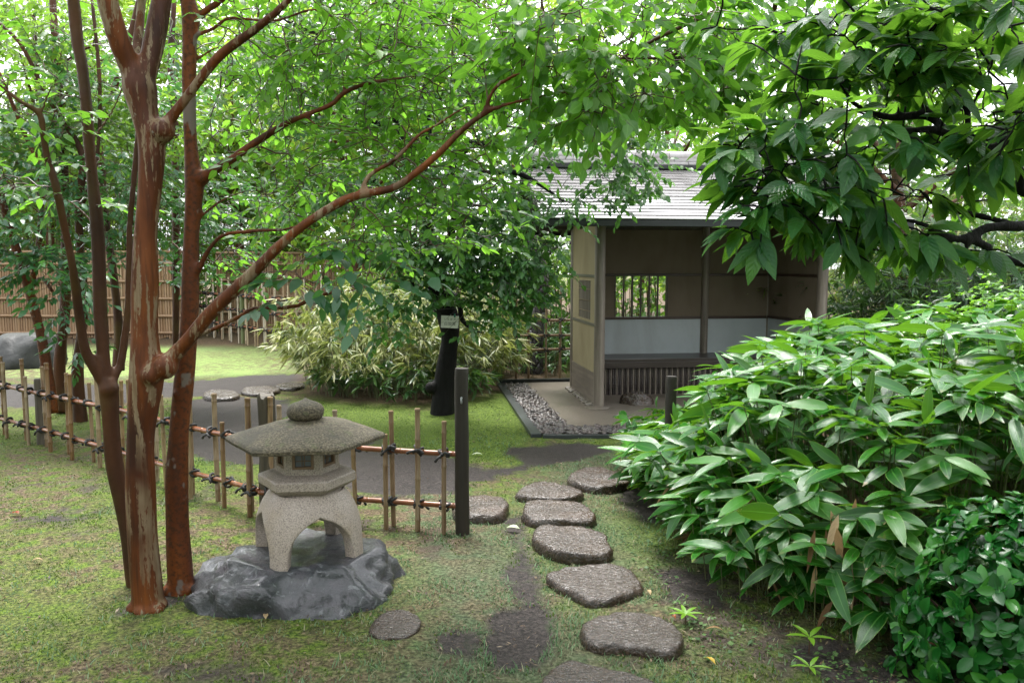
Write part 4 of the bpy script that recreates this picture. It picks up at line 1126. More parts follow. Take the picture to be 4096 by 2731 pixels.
class Leaves:
    def __init__(s): s.p = []; s.d = []; s.n = []; s.L = []; s.W = []; s.dr = []; s.ti = []
    def add(s, p, d, n, L, W, dr, ti):
        m = len(p); f = lambda a: np.broadcast_to(np.asarray(a, float), (m,)).copy()
        d = nrm(np.asarray(d)); n = np.asarray(n); n = nrm(n - d * (n * d).sum(-1, keepdims=True))
        for k, v in zip((s.p, s.d, s.n, s.L, s.W, s.dr, s.ti), (np.asarray(p), d, n, f(L), f(W), f(dr), f(ti))): k.append(v)
    def pack(s):
        for k in ('p', 'd', 'n', 'L', 'W', 'dr', 'ti'): 
            v = getattr(s, k)
            if isinstance(v, list): setattr(s, k, np.concatenate(v))
        return s
    def verts(s, T, sel=slice(None)):
        p, d, n, L, W, dr = (a[sel] for a in (s.p, s.d, s.n, s.L, s.W, s.dr))
        sd = np.cross(d, n); t = T['t'][None, :, None]; u = T['u'][None, :, None]
        bend = dr[:, None, None]
        along = L[:, None, None] * (t - .28 * bend * bend * t ** 3)
        return (p[:, None] + d[:, None] * along + sd[:, None] * (u * W[:, None, None] / 2)
                + n[:, None] * (T['fold'] * np.abs(u) * W[:, None, None] / 2 - bend * L[:, None, None] * t * t * .5))
    def mesh(s, name, tname, sel=slice(None)):
        T = LT[tname]; V = s.verts(T, sel); n = len(V)
        loops = (T['loops'][None] + (np.arange(n) * T['nv'])[:, None]).ravel()
        luv = np.broadcast_to(np.stack((np.sign(T['u']), T['t'], T['e'] * 0), -1)[None], (n, T['nv'], 3))
        return np_mesh(name, V, loops, np.tile(T['tot'], n), fattr={'tint': np.repeat(s.ti[sel], T['nv'])}, vattr={'luv': luv})

CAMR = Matrix.Rotation(math.radians(90 - 5.43), 3, 'X')
def pick_large(s, n, sel_visible=True):
    """indices of the leaves that show largest from the photographer's spot"""
    c = s.p + s.d * s.L[:, None] * .5; v = c - np.array(EYE); dist = np.linalg.norm(v, axis=1)
    Rm = np.array(CAMR); q = v @ Rm
    sx, sy = q[:, 0] / -q[:, 2], q[:, 1] / -q[:, 2]
    infr = (q[:, 2] < -.2) & (np.abs(sx) < .66) & (np.abs(sy) < .445)
    facing = np.abs((nrm(v) * s.n).sum(1))
    score = np.where(infr, s.L * s.W / dist ** 2 * (.25 + facing), 0)
    order = np.argsort(-score)[:n * 8]; order = order[score[order] > 0]
    T = LT['ovate1']; V = s.verts(T).reshape(-1, 3)
    quad = [tuple(i * 5 + k for k in (0, 3, 4, 1)) for i in range(len(s.p))]
    bvh = BVHTree.FromPolygons(V.tolist(), quad)
    out = []
    for i in order:
        o = Vector(c[i]); d = (EYE - o).normalized(); h = bvh.ray_cast(o + d * .012, d, 10.0)
        if h[0] is None: out.append(i)
        if len(out) >= n: break
    if len(out) < n * .6:
        more = [i for i in order if i not in set(out)][: n - len(out)]; out += more
    return np.array(out, dtype=int)

def leaf_parts(root, lv, tname, mat, n_single=0, name='leaf', mass='foliage', back_mat=None):
    """the largest leaves as parts of their own, the others as one mass"""
    base = np.array(root.location)
    rest = np.ones(len(lv.p), bool)
    if n_single:
        big = pick_large(lv, n_single); rest[big] = False
        T = LT[tname]; Q = []
        for k in range(12):
            tv = np.stack((T['u'] / 2, T['t'] - .28 * (k % 4 * .2) ** 2 * T['t'] ** 3, T['fold'] * np.abs(T['u']) / 2 * .35 - (k % 4 * .2) * T['t'] ** 2 * .5), -1)
            luv = np.stack((np.sign(T['u']), T['t'], T['t'] * 0), -1)
            me = np_mesh(name, tv, T['loops'], T['tot'], fattr={'tint': np.full(T['nv'], (k // 4) / 2 * .8 + .1)}, vattr={'luv': luv}); me.materials.append(M[mat]); Q.append(me)
        for i in big:
            d, n_ = lv.d[i], lv.n[i]; sd = np.cross(d, n_)
            k = int(np.clip(round(lv.dr[i] / .2), 0, 3)) + 4 * int(np.clip(lv.ti[i] * 3, 0, 2))
            o = bpy.data.objects.new(name, Q[k]); COL.objects.link(o); o.parent = root
            x = lv.p[i] - base
            o.matrix_local = Matrix(((sd[0] * lv.W[i], d[0] * lv.L[i], n_[0] * lv.L[i], x[0]), (sd[1] * lv.W[i], d[1] * lv.L[i], n_[1] * lv.L[i], x[1]), (sd[2] * lv.W[i], d[2] * lv.L[i], n_[2] * lv.L[i], x[2]), (0, 0, 0, 1)))
    if rest.any():
        lv2 = Leaves(); 
        for k in ('p', 'd', 'n', 'L', 'W', 'dr', 'ti'): setattr(lv2, k, getattr(lv, k)[rest])
        lv2.p = lv2.p - base
        o = link(mass, lv2.mesh(mass, tname), M[mat], root); o['kind'] = 'stuff'
        return o

def tubes_np(name, segs, nseg=5):
    """many thin tubes: segs = list of (pts (k,3), r0, r1)"""
    V = []; Lp = []; off = 0; th = np.arange(nseg) * 2 * np.pi / nseg; cs, sn = np.cos(th), np.sin(th)
    for pts, r0, r1 in segs:
        pts = np.asarray(pts, float); k = len(pts)
        t = np.gradient(pts, axis=0); t = nrm(t)
        a = np.where(np.abs(t[:, 2:3]) < .9, np.array([[0, 0, 1.]]), np.array([[1., 0, 0]]))
        u = nrm(np.cross(t, a)); w = np.cross(t, u); r = np.linspace(r0, r1, k)[:, None, None]
        V.append((pts[:, None] + (u[:, None] * cs[None, :, None] + w[:, None] * sn[None, :, None]) * r).reshape(-1, 3))
        i = np.arange(k - 1)[:, None] * nseg; j = np.arange(nseg)[None]; j2 = (j + 1) % nseg
        Lp.append((np.stack((i + j, i + j2, i + nseg + j2, i + nseg + j), -1) + off).reshape(-1)); off += k * nseg
    L = np.concatenate(Lp)
    return np_mesh(name, np.concatenate(V), L, np.full(len(L) // 4, 4))

def ell_points(c, r, n, shell=.0):
    d = nrm(rng.standard_normal((n, 3))); k = (shell + (1 - shell) * rng.random(n)) ** (1 / 3)
    return np.array(c) + d * k[:, None] * np.array(r)

def grow_twigs(limbs, targets, jitter=.12, mid=3, sag=.03):
    """join every target to the nearest piece of the tree built so far"""
    nodes = np.concatenate([np.asarray(l)[:, :3] for l in limbs]); nodes = [nodes]; cat = np.concatenate(nodes)
    d0 = np.min(np.linalg.norm(targets[:, None] - cat[None, ::3], axis=2), axis=1)
    segs = []; dirs = np.zeros_like(targets)
    buf = np.empty((len(cat) + len(targets) * (mid + 1), 3)); buf[:len(cat)] = cat; m = len(cat)
    for i in np.argsort(d0):
        t = targets[i]; dd = np.linalg.norm(buf[:m] - t, axis=1); j = int(np.argmin(dd)); a = buf[j]; L = dd[j]
        k = np.linspace(0, 1, mid + 2)[:, None]
        p = a + (t - a) * k + rng.standard_normal((mid + 2, 3)) * jitter * L * np.sin(np.pi * k) * .5
        p[:, 2] += (np.sin(np.pi * k[:, 0]) * sag * L)
        segs.append((p, .0028 + .0065 * min(L, 1.2), .002)); dirs[i] = nrm(p[-1] - p[-2])
        buf[m:m + mid + 1] = p[1:]; m += mid + 1
    return segs, dirs

def sprays(lv, base, dirs, n, length, L, W, up=(0, 0, 1), ang=1.0, droop=.35, hang=.25, flat=.75, tint=(.5, .25), spread=.5):
    """n leaves along a twig at every base point, alternating left and right; returns twig segments"""
    m = len(base)
    h = nrm(np.stack((dirs[:, 0], dirs[:, 1], dirs[:, 2] * .35), -1) + rng.standard_normal((m, 3)) * spread * np.array([1, 1, .45]))
    ln = length * rng.uniform(.6, 1.3, m)
    segs = []
    sag = rng.uniform(.0, 1.0, m) * hang
    mid = base + h * ln[:, None] * .5 - np.array([0, 0, 1.]) * (ln * sag * .25)[:, None]
    end = base + h * ln[:, None] - np.array([0, 0, 1.]) * (ln * sag)[:, None]
    for i in range(m): segs.append((np.stack((base[i], mid[i], end[i])), .0022, .0011))
    ti = rng.normal(tint[0], tint[1], m)
    for k in range(n):
        t = (k + .7) / n; s = 1 if k % 2 else -1
        pos = base * (1 - t) ** 2 + 2 * (mid * 2 - (base + end) / 2) * t * (1 - t) + end * t * t
        side = nrm(np.cross(h, np.array([0, 0, 1.]))) * s
        a = ang * (1 - .55 * t) * rng.uniform(.7, 1.2, m)
        d = h * np.cos(a)[:, None] + side * np.sin(a)[:, None] + rng.standard_normal((m, 3)) * .18
        d[:, 2] -= hang * rng.uniform(.4, 1.7, m)
        nn = np.array(up) * flat + rng.standard_normal((m, 3)) * (1 - flat) * 1.1 + side * .15
        q = rng.uniform(.65, 1.2, m)
        lv.add(pos + side * .004, d, nn, L * q, W * q, droop * rng.uniform(.2, 1.4, m), np.clip(ti + rng.normal(0, .16, m), 0, 1))
    return segs

def tree(name, loc, limbs, bark, label, twig_mat='twig_brown', voxel=None, group=None, cat='tree', knots=()):
    """limbs: list of polylines (x, y, z, r); the first is the trunk"""
    root = tag(empty(name, loc), label, cat, group); b = Buf(); base = np.array(loc); sm = []
    for i, l in enumerate(limbs):
        s = spline(l, 7 if len(l) > 2 else 5); sm.append(s)
        ar = np.concatenate(([0], np.cumsum(np.linalg.norm(np.diff(s[:, :3], axis=0), axis=1)))); rr = s[:, 3] * (.90 + .05 * np.sin(ar * 5.3 + i) + .03 * np.sin(ar * 13 + 2 * i))
        b.tube([tuple(q) for q in (s[:, :3] - base)], list(np.maximum(rr, .0012)), 14 if i == 0 else 10)
    for (x, y, z, r) in knots:
        bm = bmesh.new(); bmesh.ops.create_icosphere(bm, subdivisions=2, radius=r); bm.verts.index_update()
        b.add([v.co + Vector((x, y, z)) - Vector(loc) for v in bm.verts], [[v.index for v in f.verts] for f in bm.faces]); bm.free()
    o = b.obj('trunk', M[bark], root, smooth=True)
    if voxel:
        md = o.modifiers.new('fuse', 'REMESH'); md.mode = 'VOXEL'; md.voxel_size = voxel; md.use_smooth_shade = True
        md = o.modifiers.new('soft', 'SMOOTH'); md.factor = .5; md.iterations = 4
    return root, sm

def crown(root, limbs, blobs, leaf, tmpl, mat, twig='twig_brown', n=9, tw=.22, L=.06, W=.03, singles=0, jitter=.12, clear=None, **k):
    tg = np.concatenate([ell_points(c, r, m) for (c, r, m) in blobs])
    segs, dirs = grow_twigs(limbs, tg, jitter)
    lv = Leaves(); segs2 = sprays(lv, tg, dirs, n, tw, L, W, **k); lv.pack()
    if clear is not None:      # pruned away round this point
        a_, b_, r_ = (np.array(q) for q in clear); e = b_ - a_; c_ = lv.p + lv.d * lv.L[:, None] * .5; t_ = np.clip(((c_ - a_) @ e) / (e @ e), 0, 1); ok = np.linalg.norm(c_ - a_ - t_[:, None] * e, axis=1) > r_
        for q in ('p', 'd', 'n', 'L', 'W', 'dr', 'ti'): setattr(lv, q, getattr(lv, q)[ok])
    base = np.array(root.location)
    o = link('twigs', tubes_np('twigs', [(np.asarray(p) - base, a, b_) for p, a, b_ in segs + segs2], 4), M[twig], root); o['kind'] = 'stuff'
    return leaf_parts(root, lv, tmpl, mat, singles, mass='crown')

# ------------------------------------------------------------------ the red-barked trees in front
A_limbs = [
    [(-1.725, 3.66, -0.032, 0.095), (-1.735, 3.66, 0.054, 0.076), (-1.747, 3.66, 0.394, 0.074), (-1.738, 3.66, 0.749, 0.074), (-1.713, 3.66, 0.955, 0.08), (-1.694, 3.66, 1.098, 0.084), (-1.694, 3.66, 1.3, 0.066), (-1.681, 3.66, 1.54, 0.062), (-1.67, 3.66, 1.738, 0.058), (-1.639, 3.66, 1.973, 0.06), (-1.625, 3.66, 2.147, 0.07), (-1.651, 3.66, 2.281, 0.07), (-1.669, 3.66, 2.396, 0.08), (-1.68, 3.66, 2.491, 0.052)],
    [(-1.672, 3.66, 2.415, 0.06), (-1.7, 3.64, 2.486, 0.0517), (-1.721, 3.6, 2.578, 0.0511), (-1.741, 3.55, 2.737, 0.0485), (-1.745, 3.5, 2.934, 0.0421), (-1.739, 3.4, 3.251, 0.0334), (-1.7, 3.3, 3.636, 0.0216)],
    [(-1.658, 3.66, 2.415, 0.058), (-1.633, 3.68, 2.496, 0.0523), (-1.612, 3.7, 2.605, 0.0526), (-1.579, 3.72, 2.791, 0.0508), (-1.514, 3.7, 3.047, 0.0425), (-1.358, 3.6, 3.295, 0.0334), (-1.111, 3.5, 3.539, 0.0249), (-0.726, 3.4, 3.632, 0.0167)],
    [(-1.697, 3.72, 2.486, 0.0305), (-1.732, 3.8, 2.623, 0.028), (-1.75, 3.9, 2.849, 0.0256), (-1.757, 4.0, 3.284, 0.0197)],
    [(-1.596, 3.66, 2.186, 0.044), (-1.551, 3.66, 2.239, 0.034), (-1.458, 3.64, 2.338, 0.0269), (-1.29, 3.6, 2.51, 0.0246), (-1.105, 3.55, 2.617, 0.0213), (-0.981, 3.5, 2.689, 0.0182), (-0.827, 3.45, 2.81, 0.0141), (-0.58, 3.4, 2.947, 0.0093)],
    [(-1.676, 3.66, 1.094, 0.074), (-1.599, 3.65, 1.148, 0.0499), (-1.486, 3.62, 1.254, 0.0356), (-1.355, 3.6, 1.396, 0.0354), (-1.232, 3.58, 1.503, 0.0323), (-1.139, 3.56, 1.583, 0.0302), (-1.03, 3.54, 1.684, 0.0271), (-0.907, 3.52, 1.78, 0.026), (-0.748, 3.5, 1.873, 0.0249), (-0.646, 3.48, 1.906, 0.0228), (-0.505, 3.46, 1.934, 0.0208), (-0.4, 3.44, 2.0, 0.0188), (-0.301, 3.42, 2.079, 0.0168), (-0.211, 3.4, 2.162, 0.0158), (-0.116, 3.38, 2.226, 0.0148), (-0.02, 3.36, 2.261, 0.0119), (0.122, 3.32, 2.284, 0.0082), (0.271, 3.3, 2.309, 0.0045)],
    [(-0.653, 3.48, 1.905, 0.0171), (-0.611, 3.48, 1.988, 0.0133), (-0.504, 3.46, 2.048, 0.0123), (-0.399, 3.45, 2.148, 0.0113), (-0.324, 3.44, 2.19, 0.0103), (-0.209, 3.44, 2.258, 0.0075), (-0.103, 3.44, 2.303, 0.0047)],
    [(-0.123, 3.38, 2.222, 0.012), (-0.072, 3.36, 2.322, 0.011), (0.025, 3.33, 2.376, 0.01), (0.13, 3.3, 2.395, 0.0072), (0.286, 3.28, 2.415, 0.0045)],
    [(-0.072, 3.36, 2.322, 0.0046), (-0.02, 3.36, 2.487, 0.0037), (-0.011, 3.35, 2.57, 0.0027)],
    [(-1.628, 3.68, 1.144, 0.0241), (-1.598, 3.75, 1.214, 0.0174), (-1.543, 3.78, 1.253, 0.0155), (-1.413, 3.78, 1.303, 0.0155), (-1.294, 3.76, 1.358, 0.0154), (-1.202, 3.74, 1.401, 0.0143), (-1.017, 3.7, 1.411, 0.0131), (-0.873, 3.66, 1.465, 0.011), (-0.747, 3.62, 1.486, 0.0079), (-0.648, 3.6, 1.51, 0.0049)],
    [(-0.881, 3.66, 1.461, 0.008), (-0.806, 3.62, 1.502, 0.0069), (-0.738, 3.6, 1.53, 0.0049)],
    [(-0.983, 3.7, 1.419, 0.0051), (-0.94, 3.66, 1.501, 0.004), (-0.855, 3.6, 1.541, 0.003)],
]
treeA, sA = tree('red_barked_tree', (-1.734, 3.66, 0.0), A_limbs, 'bark_red', 'thick peeling red barked tree with pale streaks, nearest the lantern rock', voxel=.011, group='red barked garden trees', cat='tree', knots=[(-1.59, 3.62, 1.14, 0.0613), (-1.647, 3.6, 1.102, 0.0452), (-1.795, 3.635, -.014, .034), (-1.675, 3.615, -.018, .036), (-1.74, 3.595, -.02, .034), (-1.567, 3.64, 2.201, 0.0577)])
crown(treeA, sA, [
    ((-1.102, 3.88, 2.664), (.35, 0.42, .28), 34), ((-0.772, 3.88, 2.724), (.45, 0.42, .30), 51), ((-0.433, 3.78, 2.578), (.45, 0.38, .30), 54), ((-0.131, 3.73, 2.565), (.35, 0.34, .3), 47),
    ((-1.016, 3.98, 2.195), (.30, 0.30, .2), 28), ((-0.636, 3.88, 2.241), (.32, 0.30, .22), 37), ((-0.347, 3.88, 2.037), (.28, 0.26, .22), 37), ((-0.114, 3.78, 2.165), (.24, 0.26, .22), 28),
    ((-0.58, 3.88, 1.788), (.34, 0.26, .16), 34), ((-0.887, 3.93, 1.706), (.3, 0.21, .1), 17), ((-0.243, 3.88, 1.83), (.22, 0.21, .18), 18),
    ((-1.336, 4.08, 2.572), (.25, 0.26, .2), 13), ((-1.501, 4.08, 2.824), (.3, 0.26, .2), 11), ((-1.825, 3.98, 3.176), (.9, 0.51, .3), 34), ((-0.545, 3.78, 3.192), (1.0, 0.51, .3), 59), ((-1.6, 3.2, 4.5), (1.6, 1.5, .8), 260), ((-1.468, 4.18, 2.291), (.2, 0.26, .2), 8),  # the wide high blob is unseen canopy, added to darken the ground
    ], 'leaf', 'ovate3', 'leaf_stewartia', n=8, tw=.20, L=.062, W=.032, singles=220, hang=.28, tint=(.52, .2))
lvx = Leaves(); tgx = np.array([(-1.072, 3.66, 1.441), (-0.934, 3.6, 1.541), (-0.84, 3.58, 1.581), (-0.727, 3.55, 1.542), (-0.951, 3.6, 1.619), (-1.057, 3.62, 1.541), (-0.656, 3.58, 1.522), (-0.751, 3.58, 1.619), (-0.573, 3.55, 1.542), (-0.638, 3.6, 1.619), (-1.011, 3.6, 1.58), (-0.887, 3.58, 1.639), (-0.774, 3.5, 1.543), (-0.659, 3.5, 1.572), (-0.525, 3.5, 1.619), (-0.922, 3.55, 1.504)])
sgx, dx = grow_twigs(sA, tgx, .1); sg2 = sprays(lvx, tgx, dx, 8, .24, .088, .050, hang=.45, tint=(.25, .15), droop=.4); lvx.pack()
bA = np.array(treeA.location); link('twigs', tubes_np('twigs', [(np.asarray(p) - bA, a, b_) for p, a, b_ in sgx + sg2], 4), M['twig_brown'], treeA)['kind'] = 'stuff'
leaf_parts(treeA, lvx, 'ovate3', 'leaf_teal', 70, mass='crown')

B_limbs = [
    [(-1.656, 3.87, -0.04, 0.0846), (-1.664, 3.87, 0.022, 0.0677), (-1.669, 3.87, 0.28, 0.0613), (-1.663, 3.87, 0.546, 0.0592), (-1.64, 3.87, 0.809, 0.0571), (-1.616, 3.87, 0.983, 0.055), (-1.586, 3.87, 1.198, 0.0486), (-1.565, 3.87, 1.41, 0.0444), (-1.548, 3.87, 1.705, 0.0423), (-1.53, 3.87, 1.891, 0.0465), (-1.522, 3.87, 1.994, 0.0508), (-1.532, 3.87, 2.158, 0.0381), (-1.532, 3.87, 2.381, 0.0349), (-1.52, 3.87, 2.642, 0.036), (-1.509, 3.87, 2.761, 0.0465), (-1.525, 3.87, 2.879, 0.036), (-1.524, 3.85, 3.125, 0.0295), (-1.525, 3.8, 3.576, 0.0166)],
    [(-1.522, 3.87, 1.984, 0.036), (-1.446, 3.85, 2.033, 0.0273), (-1.332, 3.82, 2.092, 0.023), (-1.198, 3.8, 2.176, 0.0208), (-1.058, 3.76, 2.245, 0.0185), (-0.952, 3.74, 2.287, 0.0163), (-0.826, 3.72, 2.331, 0.0152), (-0.757, 3.7, 2.381, 0.0142), (-0.639, 3.68, 2.419, 0.0121), (-0.475, 3.66, 2.438, 0.008), (-0.321, 3.64, 2.458, 0.004)],
    [(-0.761, 3.7, 2.378, 0.0081), (-0.769, 3.7, 2.5, 0.0051), (-0.795, 3.7, 2.634, 0.004)],
    [(-0.952, 3.74, 2.285, 0.0092), (-0.878, 3.72, 2.234, 0.0081), (-0.745, 3.7, 2.211, 0.0071), (-0.604, 3.68, 2.173, 0.004)],
    [(-1.552, 3.87, 1.537, 0.0254), (-1.5, 3.85, 1.596, 0.0189), (-1.452, 3.83, 1.67, 0.0157), (-1.364, 3.8, 1.744, 0.0135), (-1.198, 3.76, 1.762, 0.0123), (-1.06, 3.72, 1.766, 0.0102), (-0.97, 3.7, 1.78, 0.0091), (-0.86, 3.68, 1.739, 0.005)],
    [(-1.511, 3.87, 2.721, 0.0254), (-1.458, 3.86, 2.771, 0.0211), (-1.353, 3.84, 2.83, 0.0189), (-1.211, 3.8, 2.933, 0.0156), (-0.975, 3.75, 3.029, 0.0102)],
    [(-1.509, 3.87, 2.671, 0.0148), (-1.405, 3.86, 2.706, 0.0116), (-1.317, 3.84, 2.748, 0.0105), (-1.181, 3.8, 2.728, 0.0104), (-1.065, 3.76, 2.716, 0.0092), (-0.906, 3.72, 2.748, 0.0091), (-0.813, 3.7, 2.721, 0.0081), (-0.673, 3.68, 2.717, 0.007), (-0.588, 3.66, 2.686, 0.006), (-0.435, 3.64, 2.682, 0.004), (-0.299, 3.62, 2.667, 0.002)],
    [(-1.609, 3.87, 0.875, 0.019), (-1.637, 3.82, 0.991, 0.0146)],
    [(-1.52, 3.87, 1.819, 0.0116), (-1.381, 3.9, 1.925, 0.0085), (-1.218, 3.92, 1.962, 0.0064), (-1.037, 3.95, 1.897, 0.0043)], [(-1.569, 3.87, 1.642, 0.0095), (-1.694, 3.95, 1.732, 0.0076), (-1.832, 4.0, 1.794, 0.0055)], [(-1.526, 3.87, 2.542, 0.0106), (-1.416, 3.95, 2.643, 0.0086), (-1.286, 4.0, 2.635, 0.0066), (-1.154, 4.05, 2.586, 0.0044)],
]
treeB, sB = tree('red_barked_tree', (-1.664, 3.868, 0.0), B_limbs, 'bark_rust', 'slim rusty orange trunk with grey lichen spots right behind the streaked one', voxel=.010, group='red barked garden trees', knots=[(-1.484, 3.86, 2.018, 0.0401), (-1.712, 3.835, -.012, .036), (-1.615, 3.84, -.012, .036)])
crown(treeB, sB, [
    ((-1.156, 4.05, 2.481), (.35, 0.34, .25), 28), ((-0.758, 4.0, 2.511), (.4, 0.34, .22), 42), ((-1.039, 4.05, 2.013), (.28, 0.26, .16), 20), ((-1.276, 4.1, 1.909), (.25, 0.26, .15), 15), ((-1.333, 4.1, 2.871), (.3, 0.26, .25), 18),
    ((-1.452, 4.2, 1.623), (.25, 0.17, .12), 11), ((-0.455, 3.95, 2.377), (.3, 0.26, .2), 27), ((-0.836, 4.0, 2.84), (.5, 0.34, .2), 37), ((-1.101, 4.0, 3.184), (.8, 0.42, .3), 34), ((-.6, 4.3, 4.6), (1.5, 1.4, .8), 240)],  # last blob: canopy out of view, added for the shade it casts below
    'leaf', 'ovate3', 'leaf_stewartia', n=8, tw=.19, L=.058, W=.030, singles=150, hang=.28, tint=(.5, .2))

C_limbs = [
    [(-1.916, 3.95, -0.034, 0.0648), (-1.945, 3.95, 0.207, 0.0496), (-1.98, 3.95, 0.412, 0.0453), (-2.011, 3.95, 0.615, 0.0475), (-2.017, 3.95, 0.793, 0.0496), (-2.02, 3.95, 0.97, 0.054), (-2.028, 3.95, 1.036, 0.0475)],
    [(-2.031, 3.95, 1.01, 0.0389), (-2.057, 3.93, 1.065, 0.0322), (-2.1, 3.9, 1.182, 0.0277), (-2.108, 3.88, 1.325, 0.0254), (-2.102, 3.85, 1.451, 0.0252), (-2.088, 3.8, 1.6, 0.0239), (-2.092, 3.78, 1.702, 0.0227), (-2.095, 3.75, 1.822, 0.0215), (-2.101, 3.72, 1.963, 0.0213), (-2.119, 3.7, 2.075, 0.0182), (-2.124, 3.68, 2.177, 0.0171), (-2.124, 3.66, 2.278, 0.016), (-2.185, 3.62, 2.327, 0.0119), (-2.255, 3.6, 2.39, 0.0089), (-2.332, 3.55, 2.464, 0.0058)],
    [(-2.121, 3.66, 2.272, 0.009), (-2.063, 3.66, 2.396, 0.007), (-1.996, 3.66, 2.491, 0.006)], [(-2.056, 3.98, 1.793, 0.0109), (-2.201, 4.05, 1.905, 0.0089), (-2.335, 4.1, 1.974, 0.0067)], [(-2.072, 3.98, 2.195, 0.0109), (-2.006, 4.1, 2.385, 0.009), (-1.932, 4.15, 2.61, 0.0079)],
    [(-2.032, 3.95, 1.032, 0.0367), (-2.045, 3.96, 1.189, 0.0368), (-2.054, 3.97, 1.375, 0.0358), (-2.054, 3.98, 1.622, 0.0359), (-2.054, 3.98, 1.799, 0.0348), (-2.064, 3.98, 1.984, 0.0337), (-2.073, 3.98, 2.174, 0.0326), (-2.079, 3.98, 2.401, 0.0315), (-2.09, 3.98, 2.569, 0.0315), (-2.105, 3.98, 2.673, 0.0315), (-2.116, 3.98, 2.875, 0.0304), (-2.122, 3.95, 3.165, 0.0259), (-2.13, 3.9, 3.628, 0.016)],
    [(-2.014, 3.95, 1.003, 0.0324), (-1.996, 3.97, 1.051, 0.0239), (-1.976, 4.0, 1.118, 0.0219), (-1.957, 4.02, 1.271, 0.0209), (-1.943, 4.03, 1.403, 0.0198), (-1.931, 4.04, 1.622, 0.0199), (-1.925, 4.05, 1.803, 0.0199), (-1.904, 4.06, 1.996, 0.0189), (-1.874, 4.08, 2.274, 0.0178), (-1.843, 4.1, 2.598, 0.0157)],
]
treeC, sC = tree('red_barked_tree', (-1.889, 3.895, 0.0), C_limbs, 'bark_brown', 'brown trunk forking low into three stems, leftmost of the front cluster', voxel=.010, group='red barked garden trees', knots=[(-2.014, 3.94, 0.987, 0.0495)])
crown(treeC, sC, [((-2.205, 3.7, 2.308), (.3, .3, .15), 14), ((-2.158, 3.9, 1.956), (.25, .3, .15), 8), ((-2.264, 3.7, 1.977), (.25, .3, .12), 14), ((-2.159, 3.9, 3.086), (.8, .6, .3), 40), ((-3.0, 3.6, 4.3), (1.3, 1.4, .9), 200), ((-2.366, 3.6, 2.457), (.3, .3, .2), 14)],  # the wide high blob is out-of-view canopy added to shade the foreground
      'leaf', 'ovate3', 'leaf_stewartia', n=8, tw=.2, L=.066, W=.034, singles=60, hang=.25, tint=(.5, .2))

# trunks behind the fence on the left
def back_tree(key, loc, limbs, bark, label, blobs, mat, **k):
    r, s = tree('garden_tree', loc, limbs, bark, label, group='trees behind the fence on the left')
    if blobs: crown(r, s, blobs, 'leaf', 'ovate2', mat, **k)
    return r
D_l = [[(-4.619, 7.9, 0.128, 0.0648), (-4.637, 7.9, 0.429, 0.0583), (-4.682, 7.9, 0.866, 0.054), (-4.736, 7.9, 1.148, 0.0518), (-4.784, 7.9, 1.364, 0.0475), (-4.841, 7.9, 1.566, 0.0475), (-4.91, 7.9, 1.856, 0.0432), (-4.914, 7.8, 2.154, 0.0384), (-4.979, 7.8, 2.478, 0.032), (-4.988, 7.7, 3.274, 0.021)], [(-4.784, 7.9, 1.364, 0.0302), (-4.594, 7.8, 1.473, 0.0213), (-4.437, 7.7, 1.357, 0.0168)], [(-4.833, 7.9, 1.557, 0.0259), (-4.646, 7.8, 1.684, 0.0192), (-4.554, 7.8, 1.811, 0.0128)], [(-4.768, 7.9, 1.334, 0.0302), (-4.664, 7.9, 1.813, 0.0281), (-4.614, 7.9, 2.237, 0.0281), (-4.621, 7.9, 2.572, 0.0259), (-4.725, 7.9, 2.839, 0.0237), (-4.801, 7.8, 3.199, 0.0192), (-4.916, 7.8, 3.498, 0.0149)]]
back_tree('D', (-5.066, 8.667, 0.0), D_l, 'bark_rust', 'leaning slim red trunk behind the low fence, farthest left', [((-4.488, 7.4, 1.68), (.5, .4, .18), 70), ((-3.99, 7.2, 1.405), (.25, .25, .28), 34), ((-4.075, 7.3, 0.841), (.15, .2, .2), 9), ((-4.58, 7.4, 2.157), (.6, .6, .3), 50), ((-5.079, 7.8, 2.889), (.8, .6, .5), 70)], 'leaf_teal', n=9, tw=.28, L=.10, W=.045, hang=.4, tint=(.4, .25))
E_l = [[(-4.903, 8.6, 0.012, 0.0846), (-4.92, 8.6, 0.229, 0.0752), (-4.925, 8.6, 0.487, 0.0658), (-4.892, 8.6, 0.754, 0.0634), (-4.853, 8.6, 0.957, 0.0611), (-4.817, 8.6, 1.273, 0.0587), (-4.797, 8.6, 1.577, 0.0564), (-4.773, 8.6, 2.109, 0.054), (-4.767, 8.6, 2.568, 0.0493), (-4.759, 8.6, 2.886, 0.047), (-4.77, 8.6, 3.291, 0.0446), (-4.766, 8.6, 3.626, 0.0446), (-4.777, 8.6, 3.914, 0.0423), (-4.788, 8.6, 4.223, 0.0399), (-4.778, 8.6, 5.221, 0.0282)], [(-4.753, 8.6, 2.84, 0.0211), (-4.849, 8.5, 3.049, 0.0163), (-5.009, 8.4, 3.164, 0.0115)], [(-4.764, 8.6, 3.648, 0.0211), (-4.492, 8.5, 3.8, 0.0163), (-4.262, 8.5, 3.888, 0.0116)]]
back_tree('E', (-5.057, 8.855, 0.0), E_l, 'bark_brown', 'mustard green stained trunk behind the low fence beside the leaning one', [((-4.513, 8.4, 3.208), (.7, .6, .35), 110), ((-5.027, 8.4, 2.856), (.6, .5, .3), 100), ((-3.992, 8.8, 2.915), (.8, .6, .6), 90), ((-4.742, 8.4, 3.947), (.8, .7, .4), 100)], 'leaf_mid', n=9, tw=.3, L=.10, W=.045, hang=.35, tint=(.5, .25))
